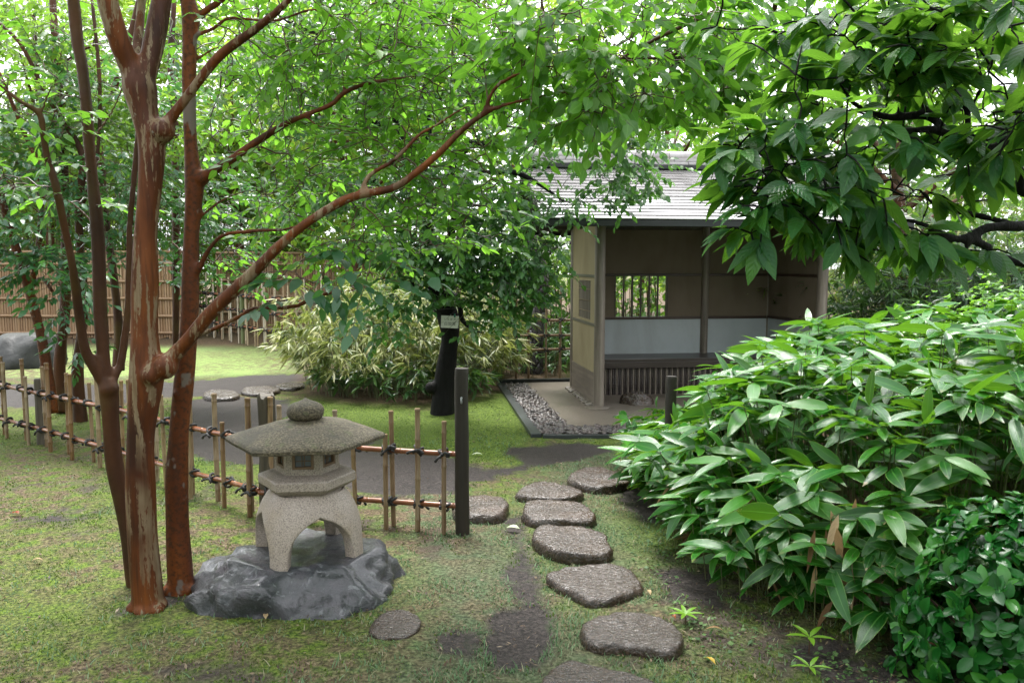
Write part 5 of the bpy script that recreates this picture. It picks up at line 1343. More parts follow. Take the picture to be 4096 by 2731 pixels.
F_l = [[(-4.446, 8.1, -0.032, 0.0797), (-4.453, 8.1, 0.173, 0.0664), (-4.452, 8.1, 0.552, 0.062), (-4.399, 8.1, 0.892, 0.0531), (-4.356, 8.1, 1.203, 0.0487), (-4.36, 8.1, 1.644, 0.0443), (-4.36, 8.1, 2.166, 0.042), (-4.297, 8.1, 2.7, 0.0354), (-4.464, 8.0, 3.073, 0.024), (-4.591, 8.0, 3.323, 0.0219), (-4.721, 7.9, 3.706, 0.0194), (-4.933, 7.9, 3.929, 0.0151)], [(-4.342, 8.1, 2.166, 0.0243), (-4.189, 8.1, 2.511, 0.0199), (-4.111, 8.1, 2.951, 0.0199), (-4.088, 8.1, 3.508, 0.0199), (-4.123, 8.1, 4.194, 0.0177)]]
back_tree('F', (-4.424, 8.055, 0.0), F_l, 'bark_brown', 'dark purplish trunk behind the low fence, close to the forked one', [((-3.948, 8.0, 2.415), (.5, .5, .35), 64), ((-4.02, 8.0, 1.816), (.4, .4, .25), 34), ((-4.551, 8, 2.415), (.5, .5, .3), 54), ((-3.616, 8.2, 2.173), (.5, .5, .4), 60), ((-4.085, 8.2, 3.468), (.8, .6, .5), 90)], 'leaf_teal', n=9, tw=.28, L=.09, W=.042, hang=.35, tint=(.55, .25))
H_l = [[(-4.73, 9.5, 0.35, 0.0779), (-4.705, 9.5, 0.89, 0.0571), (-4.745, 9.5, 1.574, 0.0519), (-4.794, 9.5, 2.076, 0.0493), (-4.815, 9.5, 2.694, 0.0493), (-4.822, 9.5, 3.185, 0.0467), (-4.523, 9.5, 3.912, 0.0389), (-4.228, 9.5, 4.884, 0.026)], [(-4.184, 9.8, 0.419, 0.0214), (-4.135, 9.8, 1.12, 0.0482), (-4.061, 9.8, 3.219, 0.0482), (-4.083, 9.8, 3.985, 0.0428), (-4.011, 9.8, 4.739, 0.0321)]]
back_tree('H', (-6.183, 12.42, 0.0), H_l, 'bark_brown', 'thin dark stem seen between the forked trunk and the streaked trunk', [((-3.93, 9.4, 2.558), (.8, .6, .5), 80), ((-3.411, 9.3, 1.851), (.6, .5, .3), 40), ((-3.094, 9.3, 2.3), (.7, .5, .35), 46), ((-3.97, 9.4, 1.549), (.4, .4, .2), 18), ((-4.282, 9.5, 3.666), (.8, .6, .5), 80)], 'leaf_teal', n=9, tw=.3, L=.095, W=.045, hang=.35, tint=(.55, .25))

# ------------------------------------------------------------------ black-barked plum tree
PB = (-0.732, 8.589, 0.0)
P_l = [
    [(-0.767, 8.65, -0.094, 0.1702), (-0.761, 8.65, 0.027, 0.1418), (-0.74, 8.65, 0.317, 0.1276), (-0.704, 8.65, 0.606, 0.1182), (-0.674, 8.65, 0.844, 0.1182), (-0.701, 8.65, 1.058, 0.1323), (-0.761, 8.65, 1.2, 0.1323), (-0.811, 8.65, 1.365, 0.104), (-0.866, 8.65, 1.6, 0.0851), (-0.9, 8.65, 1.927, 0.0756), (-0.897, 8.65, 2.297, 0.0709), (-0.944, 8.6, 2.613, 0.0658), (-1.02, 8.6, 2.818, 0.0611), (-1.179, 8.6, 2.976, 0.0517), (-1.238, 8.55, 3.183, 0.042), (-1.249, 8.5, 3.492, 0.0372), (-1.262, 8.5, 3.844, 0.0325), (-1.285, 8.5, 4.149, 0.0279), (-1.323, 8.5, 4.581, 0.0209)],
    [(-0.775, 8.65, 1.176, 0.0804), (-0.638, 8.6, 1.282, 0.0517), (-0.562, 8.5, 1.184, 0.0372), (-0.527, 8.45, 1.024, 0.0323), (-0.419, 8.4, 0.935, 0.0252), (-0.302, 8.35, 0.893, 0.016)],
    [(-0.794, 8.65, 1.224, 0.0709), (-0.862, 8.5, 1.346, 0.0464), (-0.967, 8.4, 1.317, 0.0321), (-1.067, 8.3, 1.465, 0.0227)],
    [(-0.898, 8.65, 2.112, 0.0614), (-0.714, 8.5, 2.466, 0.0557), (-0.49, 8.3, 2.788, 0.0544), (-0.387, 8.2, 2.826, 0.0493), (-0.196, 8.1, 2.785, 0.0443), (0.017, 8.0, 2.817, 0.0372), (0.203, 7.9, 2.852, 0.0345), (0.543, 7.8, 2.877, 0.0277), (0.759, 7.7, 2.848, 0.0189), (0.986, 7.7, 2.848, 0.0105)],
    [(0.518, 7.8, 2.873, 0.0192), (0.76, 7.7, 2.751, 0.0168), (0.994, 7.6, 2.736, 0.0125), (1.224, 7.5, 2.642, 0.0082)],
    [(-0.779, 8.6, 1.367, 0.0564), (-0.619, 8.4, 2.008, 0.0459), (-0.468, 8.2, 2.392, 0.0403), (-0.331, 8.1, 2.511, 0.0332), (-0.121, 8.0, 2.517, 0.0306), (0.064, 7.9, 2.493, 0.0302), (0.298, 7.8, 2.362, 0.0256), (0.486, 7.7, 2.217, 0.0189), (0.632, 7.6, 2.205, 0.0083)],
    [(-0.971, 8.6, 2.681, 0.047), (-0.869, 8.5, 3.005, 0.0395), (-0.922, 8.4, 3.427, 0.0367), (-0.762, 8.4, 3.291, 0.0298), (-0.645, 8.3, 3.448, 0.0227), (-0.417, 8.2, 3.807, 0.0157)],
    [(-1.225, 8.6, 3.021, 0.0376), (-1.454, 8.6, 3.111, 0.0305), (-1.646, 8.6, 3.183, 0.0282), (-1.907, 8.6, 3.425, 0.0258), (-2.218, 8.6, 3.817, 0.0235), (-2.372, 8.6, 3.861, 0.0211), (-2.649, 8.6, 4.065, 0.0164)],
    [(-1.267, 8.5, 3.844, 0.0302), (-1.605, 8.5, 3.844, 0.0255), (-1.967, 8.5, 3.966, 0.0232), (-2.292, 8.5, 4.092, 0.0186), (-2.495, 8.5, 4.236, 0.0139)],
    [(-0.897, 8.65, 2.251, 0.0331), (-1.187, 8.6, 2.431, 0.0258), (-1.494, 8.5, 2.376, 0.0232), (-1.797, 8.4, 2.232, 0.0184), (-2.135, 8.3, 2.18, 0.0113)],
    [(-1.043, 8.6, 2.818, 0.0329), (-1.337, 8.4, 2.59, 0.023), (-1.458, 8.3, 2.402, 0.0181)],
    [(-1.264, 8.5, 4.062, 0.0279), (-0.96, 8.4, 4.033, 0.023), (-0.772, 8.3, 4.131, 0.0181)],
]
plum, sP = tree('plum_tree', PB, P_l, 'bark_black', 'black barked old plum tree with a white name plate on its trunk', 'twig_black', voxel=.016, knots=[(-0.883, 8.6, 0.277, 0.0705)])
crown(plum, sP, [
    ((0.587, 7.6, 2.736), (.75, .6, .28), 88), ((0.905, 7.5, 2.364), (.5, .4, .20), 39), ((0.304, 7.6, 2.131), (.5, .4, .18), 35), ((1.17, 7.4, 2.511), (.3, .3, .25), 19), ((1.045, 7.4, 2.9), (.45, .4, .25), 52),
    ((-0.243, 8.0, 1.816), (.6, .5, .35), 116), ((-0.775, 8.1, 1.644), (.6, .5, .30), 116), ((-0.113, 8.0, 1.383), (.5, .5, .25), 87), ((0.187, 7.8, 1.642), (.3, .3, .3), 49), ((-1.139, 8.2, 1.821), (.5, .5, .3), 87),
    ((-1.431, 8.4, 2.367), (.7, .6, .35), 101), ((-2.066, 8.4, 2.367), (.6, .6, .35), 72), ((-0.876, 8.3, 2.446), (.6, .6, .4), 101), ((-0.201, 8.1, 2.339), (.5, .5, .35), 81),
    ((-1.91, 8.6, 3.291), (.8, .7, .45), 110), ((-2.447, 8.6, 3.782), (.7, .6, .4), 95), ((-1.232, 8.4, 3.644), (.8, .7, .5), 121), ((-0.506, 8.2, 3.468), (.7, .6, .45), 110), ((0.017, 8.0, 3.215), (.5, .5, .4), 72), ((-1.777, 8.5, 4.236), (.9, .7, .3), 87), ((-0.684, 8.3, 4.174), (.8, .7, .3), 87),
    ((-0.199, 7.9, 1.127), (.35, .3, .14), 26), ((-1.194, 7.9, 1.018), (.35, .25, .08), 14), ((-0.956, 8.1, 1.248), (.4, .3, .14), 31)],
    'leaf', 'ovate2', 'leaf_plum', twig='twig_black', n=9, tw=.26, L=.085, W=.052, hang=.45, tint=(.45, .25), droop=.5, clear=((-0.673, 8.6, 1.014), (-0.532, 6.8, 1.137), .15))
# name plate on the trunk
SP = Vector((-0.659, 8.42, 1.008))
plate = tag(empty('name_plate', tuple(SP)), 'small white name plate with black Japanese writing on the plum trunk', 'sign')
plate.rotation_euler = (math.radians(-4), math.radians(2.5), 0)
Buf().box((0, 0, 0), (.186, .006, .130), bev=.002).obj('plate', M['sign_white'], plate)
Buf().box((.050, -.006, .068), (.018, .014, .040), bev=.003).obj('clip', M['clip_green'], plate)
Buf().tube([(.0, .0, .06), (.0, .10, .08)], .003, 6).obj('nail', M['metal_grey'], plate)
def writing(txt, x, z, size, space):
    c = bpy.data.curves.new('lettering', 'FONT'); c.body = txt; c.size = size; c.align_x = 'CENTER'; c.align_y = 'CENTER'; c.space_character = space; c.extrude = .0004; c.offset = .0001
    o = bpy.data.objects.new('lettering', c); COL.objects.link(o); o.parent = plate; o.location = (x, -.0038, z); o.rotation_euler = (math.pi / 2, 0, 0); c.materials.append(M['ink'])
    dg = bpy.context.evaluated_depsgraph_get(); me = bpy.data.meshes.new_from_object(o.evaluated_get(dg)); me.name = 'lettering'
    link('lettering', me, M['ink'], plate, loc=o.location, rot=o.rotation_euler); bpy.data.objects.remove(o)
writing('しろ か が', .002, .026, .026, 1.1); writing('白加賀', .002, -.022, .040, 1.12)

# pine trunk behind the lattice
pine, sN = tree('pine_tree', (0.298, 11.761, 0.0), [[(0.302, 11.9, -0.045, 0.1821), (0.327, 11.9, 0.363, 0.1496), (0.378, 11.9, 0.757, 0.1366), (0.416, 11.9, 1.082, 0.1301), (0.434, 11.9, 1.406, 0.1301), (0.362, 11.9, 1.729, 0.1236), (0.252, 11.9, 2.049, 0.117), (0.218, 11.9, 2.686, 0.104), (0.344, 11.9, 3.566, 0.0845), (0.404, 11.9, 4.803, 0.0585)], [(0.388, 11.9, 1.664, 0.0455), (0.724, 11.7, 1.916, 0.032), (0.906, 11.6, 1.913, 0.0222)], [(0.252, 11.9, 2.049, 0.052), (-0.166, 11.8, 2.425, 0.0387), (-0.601, 11.6, 2.473, 0.0254)]], 'bark_pine', 'dark scaly leaning pine trunk behind the lattice fence')
crown(pine, sN, [((0.152, 11.8, 3.364), (1.2, .9, .6), 80), ((0.78, 11.6, 1.913), (.4, .4, .12), 14)], 'leaf', 'ovate1', 'leaf_mid', twig='twig_black', n=9, tw=.35, L=.11, W=.04, hang=.3)

# ------------------------------------------------------------------ broad-leaved tree reaching in from the right
O_l = [
    [(3.5, 3.1, -.1, .14), (3.48, 3.1, .6, .12), (3.4, 3.1, 1.2, .11), (3.2, 3.08, 1.75, .10), (3.0, 3.05, 2.2, .085), (2.9, 3.0, 2.8, .07), (2.8, 2.9, 3.6, .05)],
    [(3.35, 3.1, 1.35, .05)] + [(1.887, 2.95, 1.61, 0.021), (1.72, 2.9, 1.669, 0.019), (1.605, 2.85, 1.7, 0.0171)] ,
    [(3.1, 3.07, 1.9, .05)] + [(1.954, 2.95, 1.756, 0.0242), (1.84, 2.92, 1.742, 0.0215), (1.717, 2.9, 1.736, 0.0206), (1.596, 2.85, 1.695, 0.0187), (1.493, 2.8, 1.713, 0.0153), (1.402, 2.78, 1.748, 0.0122), (1.29, 2.75, 1.764, 0.0068), (1.183, 2.72, 1.761, 0.0037)],
    [(1.808, 2.92, 1.751, 0.016), (1.778, 2.95, 1.767, 0.0145), (1.697, 2.98, 1.791, 0.0147), (1.628, 3.0, 1.807, 0.0139), (1.575, 3.0, 1.824, 0.0115), (1.507, 3.0, 1.882, 0.0107), (1.457, 3.0, 1.843, 0.0066), (1.383, 3.0, 1.832, 0.0033)],
    [(1.633, 2.86, 1.677, 0.0109), (1.573, 2.84, 1.634, 0.0101), (1.511, 2.82, 1.682, 0.0092), (1.356, 2.8, 1.658, 0.0077), (1.212, 2.78, 1.651, 0.0038)],
    [(3.0, 3.05, 2.2, .06)] + [(1.962, 2.95, 1.885, 0.0322), (1.848, 2.92, 1.93, 0.0303), (1.701, 2.9, 2.009, 0.0269), (1.638, 2.9, 2.027, 0.0238), (1.524, 2.88, 2.073, 0.0189), (1.415, 2.86, 2.076, 0.0125), (1.314, 2.84, 2.069, 0.0062)],
    [(1.56, 2.9, 2.064, 0.0174), (1.482, 2.9, 2.131, 0.019), (1.358, 2.9, 2.125, 0.0158), (1.268, 2.88, 2.139, 0.0126), (1.195, 2.86, 2.171, 0.0109), (1.142, 2.84, 2.228, 0.0078), (1.085, 2.82, 2.286, 0.0046)],
    [(1.494, 2.9, 2.137, 0.0127), (1.426, 2.92, 2.209, 0.0104), (1.366, 2.92, 2.226, 0.0088), (1.326, 2.92, 2.28, 0.0056)], [(1.386, 2.9, 2.125, 0.0079), (1.358, 2.88, 2.181, 0.0071), (1.348, 2.88, 2.217, 0.0063)],
    [(2.65, 3.0, 2.75, .05)] + [(1.748, 2.9, 2.033, 0.0174), (1.584, 2.85, 2.157, 0.0156), (1.491, 2.8, 2.219, 0.0138), (1.455, 2.75, 2.282, 0.0105), (1.507, 2.7, 2.32, 0.0089), (1.52, 2.65, 2.368, 0.0058)],
    [(1.604, 2.85, 2.146, 0.0109), (1.58, 2.7, 2.253, 0.0089), (1.522, 2.6, 2.309, 0.0064), (1.471, 2.5, 2.362, 0.0041)],
    [(1.197, 2.86, 2.171, 0.0063), (1.099, 2.84, 2.129, 0.0054), (0.965, 2.8, 2.077, 0.0038)], [(1.43, 2.86, 2.076, 0.007), (1.239, 2.8, 1.989, 0.0061), (1.071, 2.75, 1.924, 0.0045), (0.937, 2.7, 1.875, 0.003)],
    [(2.62, 2.95, 3.2, .04), (2.1, 2.9, 3.1, .03), (1.6, 2.85, 2.95, .022), (1.2, 2.8, 2.75, .012)],
]
oak, sO = tree('broad_leaved_tree', (3.5, 3.1, 0), O_l, 'bark_black', 'dark branched tree with large drooping serrated leaves reaching in at the upper right', voxel=.010)
def oak_crown():
    blobs = [((1.068, 2.75, 2.011), (.25, .3, .15), 21), ((0.841, 2.72, 1.877), (.10, .18, .09), 7), ((0.788, 2.8, 1.974), (.08, .18, .08), 5), ((0.967, 2.7, 1.832), (.18, .25, .12), 15), ((0.904, 2.7, 1.767), (.15, .2, .08), 11), ((1.193, 2.75, 1.836), (.22, .25, .14), 16), ((1.251, 2.8, 1.698), (.25, .2, .06), 14), ((1.491, 2.85, 1.662), (.22, .2, .05), 8), ((0.932, 2.7, 2.004), (.15, .25, .10), 8),
             ((1.152, 2.8, 2.281), (.3, .35, .16), 25), ((1.347, 2.75, 2.34), (.3, .35, .16), 25), ((1.421, 2.5, 2.311), (.22, .3, .13), 15), ((1.568, 2.55, 2.154), (.15, .3, .16), 12), ((1.538, 2.8, 2.019), (.3, .3, .14), 16), ((1.567, 2.6, 1.989), (.2, .3, .12), 11), ((1.386, 2.85, 1.936), (.2, .25, .12), 11), ((1.811, 3.1, 1.899), (.2, .2, .08), 8), ((1.241, 2.7, 2.547), (.7, .5, .2), 37), ((2.2, 2.6, 3.5), (1.2, 1.1, .45), 115), ((0.998, 2.8, 2.411), (.2, .3, .15), 11), ((1.702, 3.0, 2.229), (.3, .2, .16), 15)]  # the widest blob lies out of view, added to cut the overhead light
    tg = np.concatenate([ell_points(c, r, m) for c, r, m in blobs]); segs, dirs = grow_twigs(sO, tg, .1)
    lv = Leaves(); m = len(tg); tw = []
    for i in range(m):
        h = nrm(dirs[i] * np.array([1, 1, .4]) + rng.standard_normal(3) * .4); e = tg[i] + h * .10; tw.append((np.stack((tg[i], (tg[i] + e) / 2 + [0, 0, .008], e)), .004, .0025))
        k = rng.integers(5, 9); az = rng.random() * 6.28 + np.arange(k) * 2.4
        sd = nrm(np.cross(h, [0, 0, 1.])); dn = np.array([0, 0, -1.])
        t_ = rng.random(k)
        d = h * (.55 + .5 * rng.random(k))[:, None] + sd * (np.cos(az) * .9)[:, None] + dn * (.10 + .75 * rng.random(k))[:, None]
        nn = np.array([0, 0, 1.]) * .8 + h * .35 + rng.standard_normal((k, 3)) * .28
        q = rng.uniform(.7, 1.15, k)
        lv.add(tg[i] + (e - tg[i]) * t_[:, None], d, nn, .135 * q, .053 * q, rng.uniform(.1, .6, k), np.clip(rng.normal(.42, .25, k), 0, 1))
    lv.pack(); b0 = np.array(oak.location)
    link('twigs', tubes_np('twigs', [(np.asarray(p) - b0, a, b_) for p, a, b_ in segs + tw], 5), M['bark_black'], oak)
    leaf_parts(oak, lv, 'ovate5', 'leaf_oak', 300, mass='crown')
oak_crown()

# overhead boughs of a light green tree standing beyond the right edge
V_l = [[(5.3, 5.3, 0, .14), (5.25, 5.25, 1.2, .12), (5.0, 5.15, 2.3, .10), (4.2, 4.9, 3.4, .08), (3.0, 4.5, 4.0, .05)],
       [(4.2, 4.9, 3.5, .04), (3.2, 4.6, 3.9, .035)] + [(1.597, 4.2, 3.116, 0.0275), (1.272, 4.0, 2.942, 0.0197), (1.054, 3.85, 2.819, 0.0147), (0.884, 3.75, 2.732, 0.0133), (0.709, 3.65, 2.635, 0.011), (0.563, 3.6, 2.552, 0.0079), (0.417, 3.5, 2.452, 0.0048)],
       [(0.834, 3.72, 2.706, 0.0081), (0.744, 3.65, 2.545, 0.007), (0.558, 3.6, 2.504, 0.0059), (0.379, 3.5, 2.491, 0.0038)], [(1.309, 4.05, 2.969, 0.0155), (1.303, 4.15, 2.823, 0.0147), (1.184, 4.1, 2.636, 0.0134), (0.876, 3.9, 2.585, 0.0107), (0.654, 3.8, 2.554, 0.0062)],
       [(1.141, 4.1, 2.632, 0.0078), (1.159, 4.0, 2.47, 0.0055), (1.071, 3.9, 2.326, 0.0043)]]
bough, sV = tree('overhanging_tree', (5.3, 5.3, 0), V_l, 'bark_brown', 'light green leafy boughs hanging in at the top over the pavilion roof')
crown(bough, sV, [((0.224, 3.4, 2.48), (.3, .35, .22), 50), ((0.454, 3.5, 2.416), (.3, .35, .22), 50), ((0.754, 3.7, 2.558), (.3, .35, .22), 46), ((1.086, 3.9, 2.549), (.3, .35, .25), 46), ((0.616, 3.6, 2.716), (.45, .4, .2), 40), ((1.106, 3.8, 2.248), (.18, .25, .16), 18), ((0.298, 3.4, 2.269), (.16, .25, .12), 18), ((1.267, 3.9, 2.73), (.3, .3, .25), 30), ((0.115, 3.4, 2.62), (.25, .3, .2), 26), ((0.859, 3.8, 2.387), (.25, .25, .14), 24), ((0.821, 3.7, 3.065), (1.0, .6, .3), 60)],
      'leaf', 'ovate3', 'leaf_stewartia', n=8, tw=.2, L=.078, W=.042, singles=250, hang=.55, tint=(.5, .22), droop=.4, flat=.6)

# ------------------------------------------------------------------ broad-leaf dwarf bamboo at the right
SB = [(1.0, 6.2), (.98, 5.3), (.98, 4.5), (1.12, 3.85), (1.36, 3.45), (1.75, 3.25), (2.4, 3.0), (3.4, 2.7), (4.6, 3.6), (4.6, 6.4), (2.8, 7.2), (1.5, 6.8)]
def sasa():
    root = tag(empty('dwarf_bamboo', (2.0, 4.6, 0)), 'large mound of broad leaved dwarf bamboo spilling over the stepping stones', 'shrub')
    n = 5200; x = rng.uniform(1.0, 4.4, n); y = rng.uniform(2.6, 7.2, n); d = -poly_sdf(x, y, SB); k = d > 0; x, y, d = x[k], y[k], d[k]
    keep = rng.random(len(x)) < np.clip(1.25 - d * .45, .25, 1) * .42; x, y, d = x[keep], y[keep], d[keep]
    H = (.27 + .90 * (1 - np.exp(-d / .45))) * (.80 + .42 * fbm(x, y, 1.9, 3, 71)) * np.where(y > 5.2, 1 - .46 * np.clip((y - 4.8) / 1.3, 0, 1) * np.clip((2.3 - x) / .9, 0, 1), 1)
    h = H * np.where(rng.random(len(x)) < .62, rng.uniform(.80, 1.08, len(x)), rng.uniform(.3, .85, len(x)))
    gx_ = np.stack([(poly_sdf(x + e, y, SB) - poly_sdf(x - e, y, SB)) / (2 * e) for e in (.02,)], -1)[:, 0]; gy_ = (poly_sdf(x, y + .02, SB) - poly_sdf(x, y - .02, SB)) / .04
    out = np.stack((gx_, gy_, 0 * gx_), -1) * np.exp(-d / .35)[:, None]
    lean = out * .34 * h[:, None] + rng.standard_normal((len(x), 3)) * [.07, .07, 0]
    base = np.stack((x, y, 0 * x), -1); top = base + lean; top[:, 2] = h
    segs = [(np.stack((base[i], base[i] * .5 + top[i] * .5 - lean[i] * .12, top[i])), .0035, .0025) for i in range(len(x))]
    lv = Leaves(); dry = Leaves()
    for i in range(len(x)):
        k = int(rng.integers(4, 8)); a0 = rng.random() * 6.28; az = a0 + np.arange(k) * (2 * np.pi / k) + rng.normal(0, .25, k)
        o = out[i]; d3 = np.stack((np.cos(az), np.sin(az), rng.normal(.12, .28, k)), -1) + o * .55
        d3[:, 2] -= .30 * np.linalg.norm(o)
        if rng.random() < .07: d3[0] = [rng.normal(0, .3), rng.normal(0, .3), 1.0]
        nn = np.array([0, 0, 1.]) + o * .5 + rng.standard_normal((k, 3)) * .40
        q = rng.uniform(.5, 1.18, k)
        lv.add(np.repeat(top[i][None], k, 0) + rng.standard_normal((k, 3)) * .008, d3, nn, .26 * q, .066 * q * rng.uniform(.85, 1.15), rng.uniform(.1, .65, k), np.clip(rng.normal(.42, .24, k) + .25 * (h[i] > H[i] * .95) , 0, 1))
        if rng.random() < .22 and d[i] < .55:
            m = int(rng.integers(1, 4)); p = base[i] + (top[i] - base[i]) * rng.uniform(.25, .7, m)[:, None]
            dd = rng.standard_normal((m, 3)) * [.5, .5, .2] + [0, 0, -.8] + o * .5
            dry.add(p, dd, rng.standard_normal((m, 3)) + o * 1.5 + [0, 0, .2], rng.uniform(.12, .22, m), rng.uniform(.016, .036, m), rng.uniform(-.4, .8, m), rng.random(m))
    for cx, cy, cz in ((1.40, 3.37, .50), (1.52, 3.31, .46), (1.46, 3.34, .40), (1.30, 3.60, .26), (1.48, 3.36, .22), (1.18, 3.90, .38)):
        m = 5; dry.add(np.array([cx, cy, cz]) + rng.standard_normal((m, 3)) * [.08, .04, .08], rng.standard_normal((m, 3)) * [.3, .25, .15] + [0, -.15, -1], rng.standard_normal((m, 3)) * .5 + [-.3, -1, .2], rng.uniform(.12, .2, m), rng.uniform(.016, .036, m), rng.uniform(-.3, .6, m), rng.random(m))
    m = 900; ex_ = rng.uniform(.9, 3.0, m); ey_ = rng.uniform(2.6, 6.6, m); ed = -poly_sdf(ex_, ey_, SB); kk = (ed > -.12) & (ed < .30); ex_, ey_ = ex_[kk], ey_[kk]
    for i in range(len(ex_)):
        e_ = .02; ox = (poly_sdf(ex_[i:i + 1] + e_, ey_[i:i + 1], SB) - poly_sdf(ex_[i:i + 1] - e_, ey_[i:i + 1], SB))[0] / .04; oy = (poly_sdf(ex_[i:i + 1], ey_[i:i + 1] + e_, SB) - poly_sdf(ex_[i:i + 1], ey_[i:i + 1] - e_, SB))[0] / .04
        o = np.array([ox, oy, 0.]); hh = rng.uniform(.10, .42); b_ = np.array([ex_[i], ey_[i], 0.]); tp = b_ + o * .12 * hh; tp[2] = hh
        segs.append((np.stack((b_, (b_ + tp) / 2, tp)), .003, .002)); k = int(rng.integers(3, 6)); az = rng.random() * 6.28 + np.arange(k) * 6.28 / k
        d3 = np.stack((np.cos(az), np.sin(az), rng.normal(.0, .25, k)), -1) + o * .6
        lv.add(np.repeat(tp[None], k, 0), d3, np.array([0, 0, 1.]) + o * .6 + rng.standard_normal((k, 3)) * .35, .19 * rng.uniform(.6, 1.15, k), .050 * rng.uniform(.8, 1.15, k), rng.uniform(.2, .8, k), np.clip(rng.normal(.35, .22, k), 0, 1))
    lv.pack(); dry.pack(); b0 = np.array(root.location)
    link('stems', tubes_np('stems', [(np.asarray(p) - b0, a, b_) for p, a, b_ in segs], 4), M['bamboo_green'], root)
    leaf_parts(root, lv, 'lance5', 'leaf_sasa', 300, mass='foliage')
    leaf_parts(root, dry, 'lance3', 'leaf_dry', 40, name='dry_leaf', mass='dry_foliage')
sasa()

def mound(name, loc, r, n, L, W, mat, tmpl, label, singles=0, cat='shrub', shell=.62, stems=26, group=None, flatn=.35, k=4):
    """rounded shrub: leaf rosettes over an uneven dome, stems inside"""
    root = tag(empty(name, loc), label, cat, group); b0 = np.array(loc, float)
    d = nrm(rng.standard_normal((n * 2, 3))); d = d[d[:, 2] > -.25][:n]
    rad = shell + (1 - shell) * rng.random(len(d)) ** .6
    rad *= .82 + .36 * fbm(d[:, 0] * 2 + d[:, 2], d[:, 1] * 2 - d[:, 2], 1.7, 3, 81)
    c = d * rad[:, None] * np.array(r); c[:, 2] = np.maximum(c[:, 2] + r[2] * .12, .03)
    lv = Leaves()
    for j in range(k):
        a = rng.standard_normal((len(d), 3)); t = nrm(a - d * (a * d).sum(1, keepdims=True)); q = rng.uniform(.7, 1.2, len(d))
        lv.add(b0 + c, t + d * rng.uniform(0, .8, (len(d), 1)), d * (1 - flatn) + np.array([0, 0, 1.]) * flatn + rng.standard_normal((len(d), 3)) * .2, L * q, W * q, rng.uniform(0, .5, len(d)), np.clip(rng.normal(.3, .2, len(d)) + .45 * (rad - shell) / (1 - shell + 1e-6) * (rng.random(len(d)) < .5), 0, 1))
    lv.pack()
    segs = []
    for i in rng.integers(0, len(c), stems): segs.append((np.stack((c[i] * [.15, .15, 0], c[i] * [.5, .5, .45], c[i])), .007, .003))
    link('stems', tubes_np('stems', segs, 5), M['twig_brown'], root)
    leaf_parts(root, lv, tmpl, mat, singles, mass='foliage'); return root
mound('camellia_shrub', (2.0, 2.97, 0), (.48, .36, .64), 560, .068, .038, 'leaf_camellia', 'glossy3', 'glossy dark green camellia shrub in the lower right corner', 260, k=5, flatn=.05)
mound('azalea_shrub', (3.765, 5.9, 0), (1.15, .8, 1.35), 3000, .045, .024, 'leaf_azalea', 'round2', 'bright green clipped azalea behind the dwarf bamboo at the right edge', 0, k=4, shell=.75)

# ------------------------------------------------------------------ bamboo thickets
def thicket(name, area, n, H, L, W, mat, label, fans=5, per=6, culm_mat='bamboo_green', arch=.35, low=.15, seed=0, droop=.5, tint=(.5, .25), group=None, kind=None, rc=.005, fanw=.75, hangd=-.15):
    """area: outline; culms with fans of narrow leaves"""
    A = np.array(area); lo, hi = A.min(0), A.max(0); x = rng.uniform(lo[0], hi[0], n * 4); y = rng.uniform(lo[1], hi[1], n * 4)
    d = -poly_sdf(x, y, A); k = d > 0; x, y, d = x[k][:n], y[k][:n], d[k][:n]; n = len(x); c = A.mean(0)
    root = tag(empty(name, (c[0], c[1], 0)), label, 'bamboo', group, kind); b0 = np.array([c[0], c[1], 0])
    h = H * rng.uniform(.55, 1.0, n) * np.clip(.55 + d / .6, .5, 1); az = rng.random(n) * 6.28
    o = nrm(np.stack((x - c[0], y - c[1], 0 * x), -1)) * np.clip(1 - d / .7, 0, 1)[:, None]
    bend = (np.stack((np.cos(az), np.sin(az), 0 * x), -1) * .35 + o) * (arch * h)[:, None]
    base = np.stack((x, y, 0 * x), -1); segs = []; lv = Leaves()
    tt = np.linspace(0, 1, 5)
    for i in range(n): segs.append((base[i] - b0 + bend[i] * (tt ** 2)[:, None] + np.array([0, 0, 1.]) * (h[i] * (tt - .12 * tt ** 3))[:, None], rc, rc * .35))
    for f in range(fans):
        t = low + (1 - low) * (f + rng.random(n)) / fans; p = base + bend * (t ** 2)[:, None] + np.array([0, 0, 1.]) * (h * (t - .12 * t ** 3))[:, None]
        fa = rng.random(n) * 6.28; fd = np.stack((np.cos(fa), np.sin(fa), 0 * fa), -1) + o * .9
        q0 = p + nrm(fd) * (rng.uniform(.05, .20, n) * H ** .5)[:, None]
        for i in range(n): segs.append((np.stack((p[i], q0[i])) - b0, .0022, .0015))
        ti = rng.normal(tint[0], tint[1], n)
        for j in range(per):
            a = fa + rng.normal(0, fanw, n); dd = np.stack((np.cos(a), np.sin(a), rng.normal(hangd, .4, n)), -1) + o * .5
            q = rng.uniform(.6, 1.2, n)
            lv.add(q0, dd, np.array([0, 0, 1.]) + rng.standard_normal((n, 3)) * .4, L * q, W * q, droop * rng.uniform(.2, 1.4, n), np.clip(ti + rng.normal(0, .18, n), 0, 1))
    lv.pack()
    o_ = link('culms', tubes_np('culms', segs, 4), M[culm_mat], root); o_['kind'] = 'stuff'
    leaf_parts(root, lv, 'lance2', mat, 0, mass='foliage'); return root
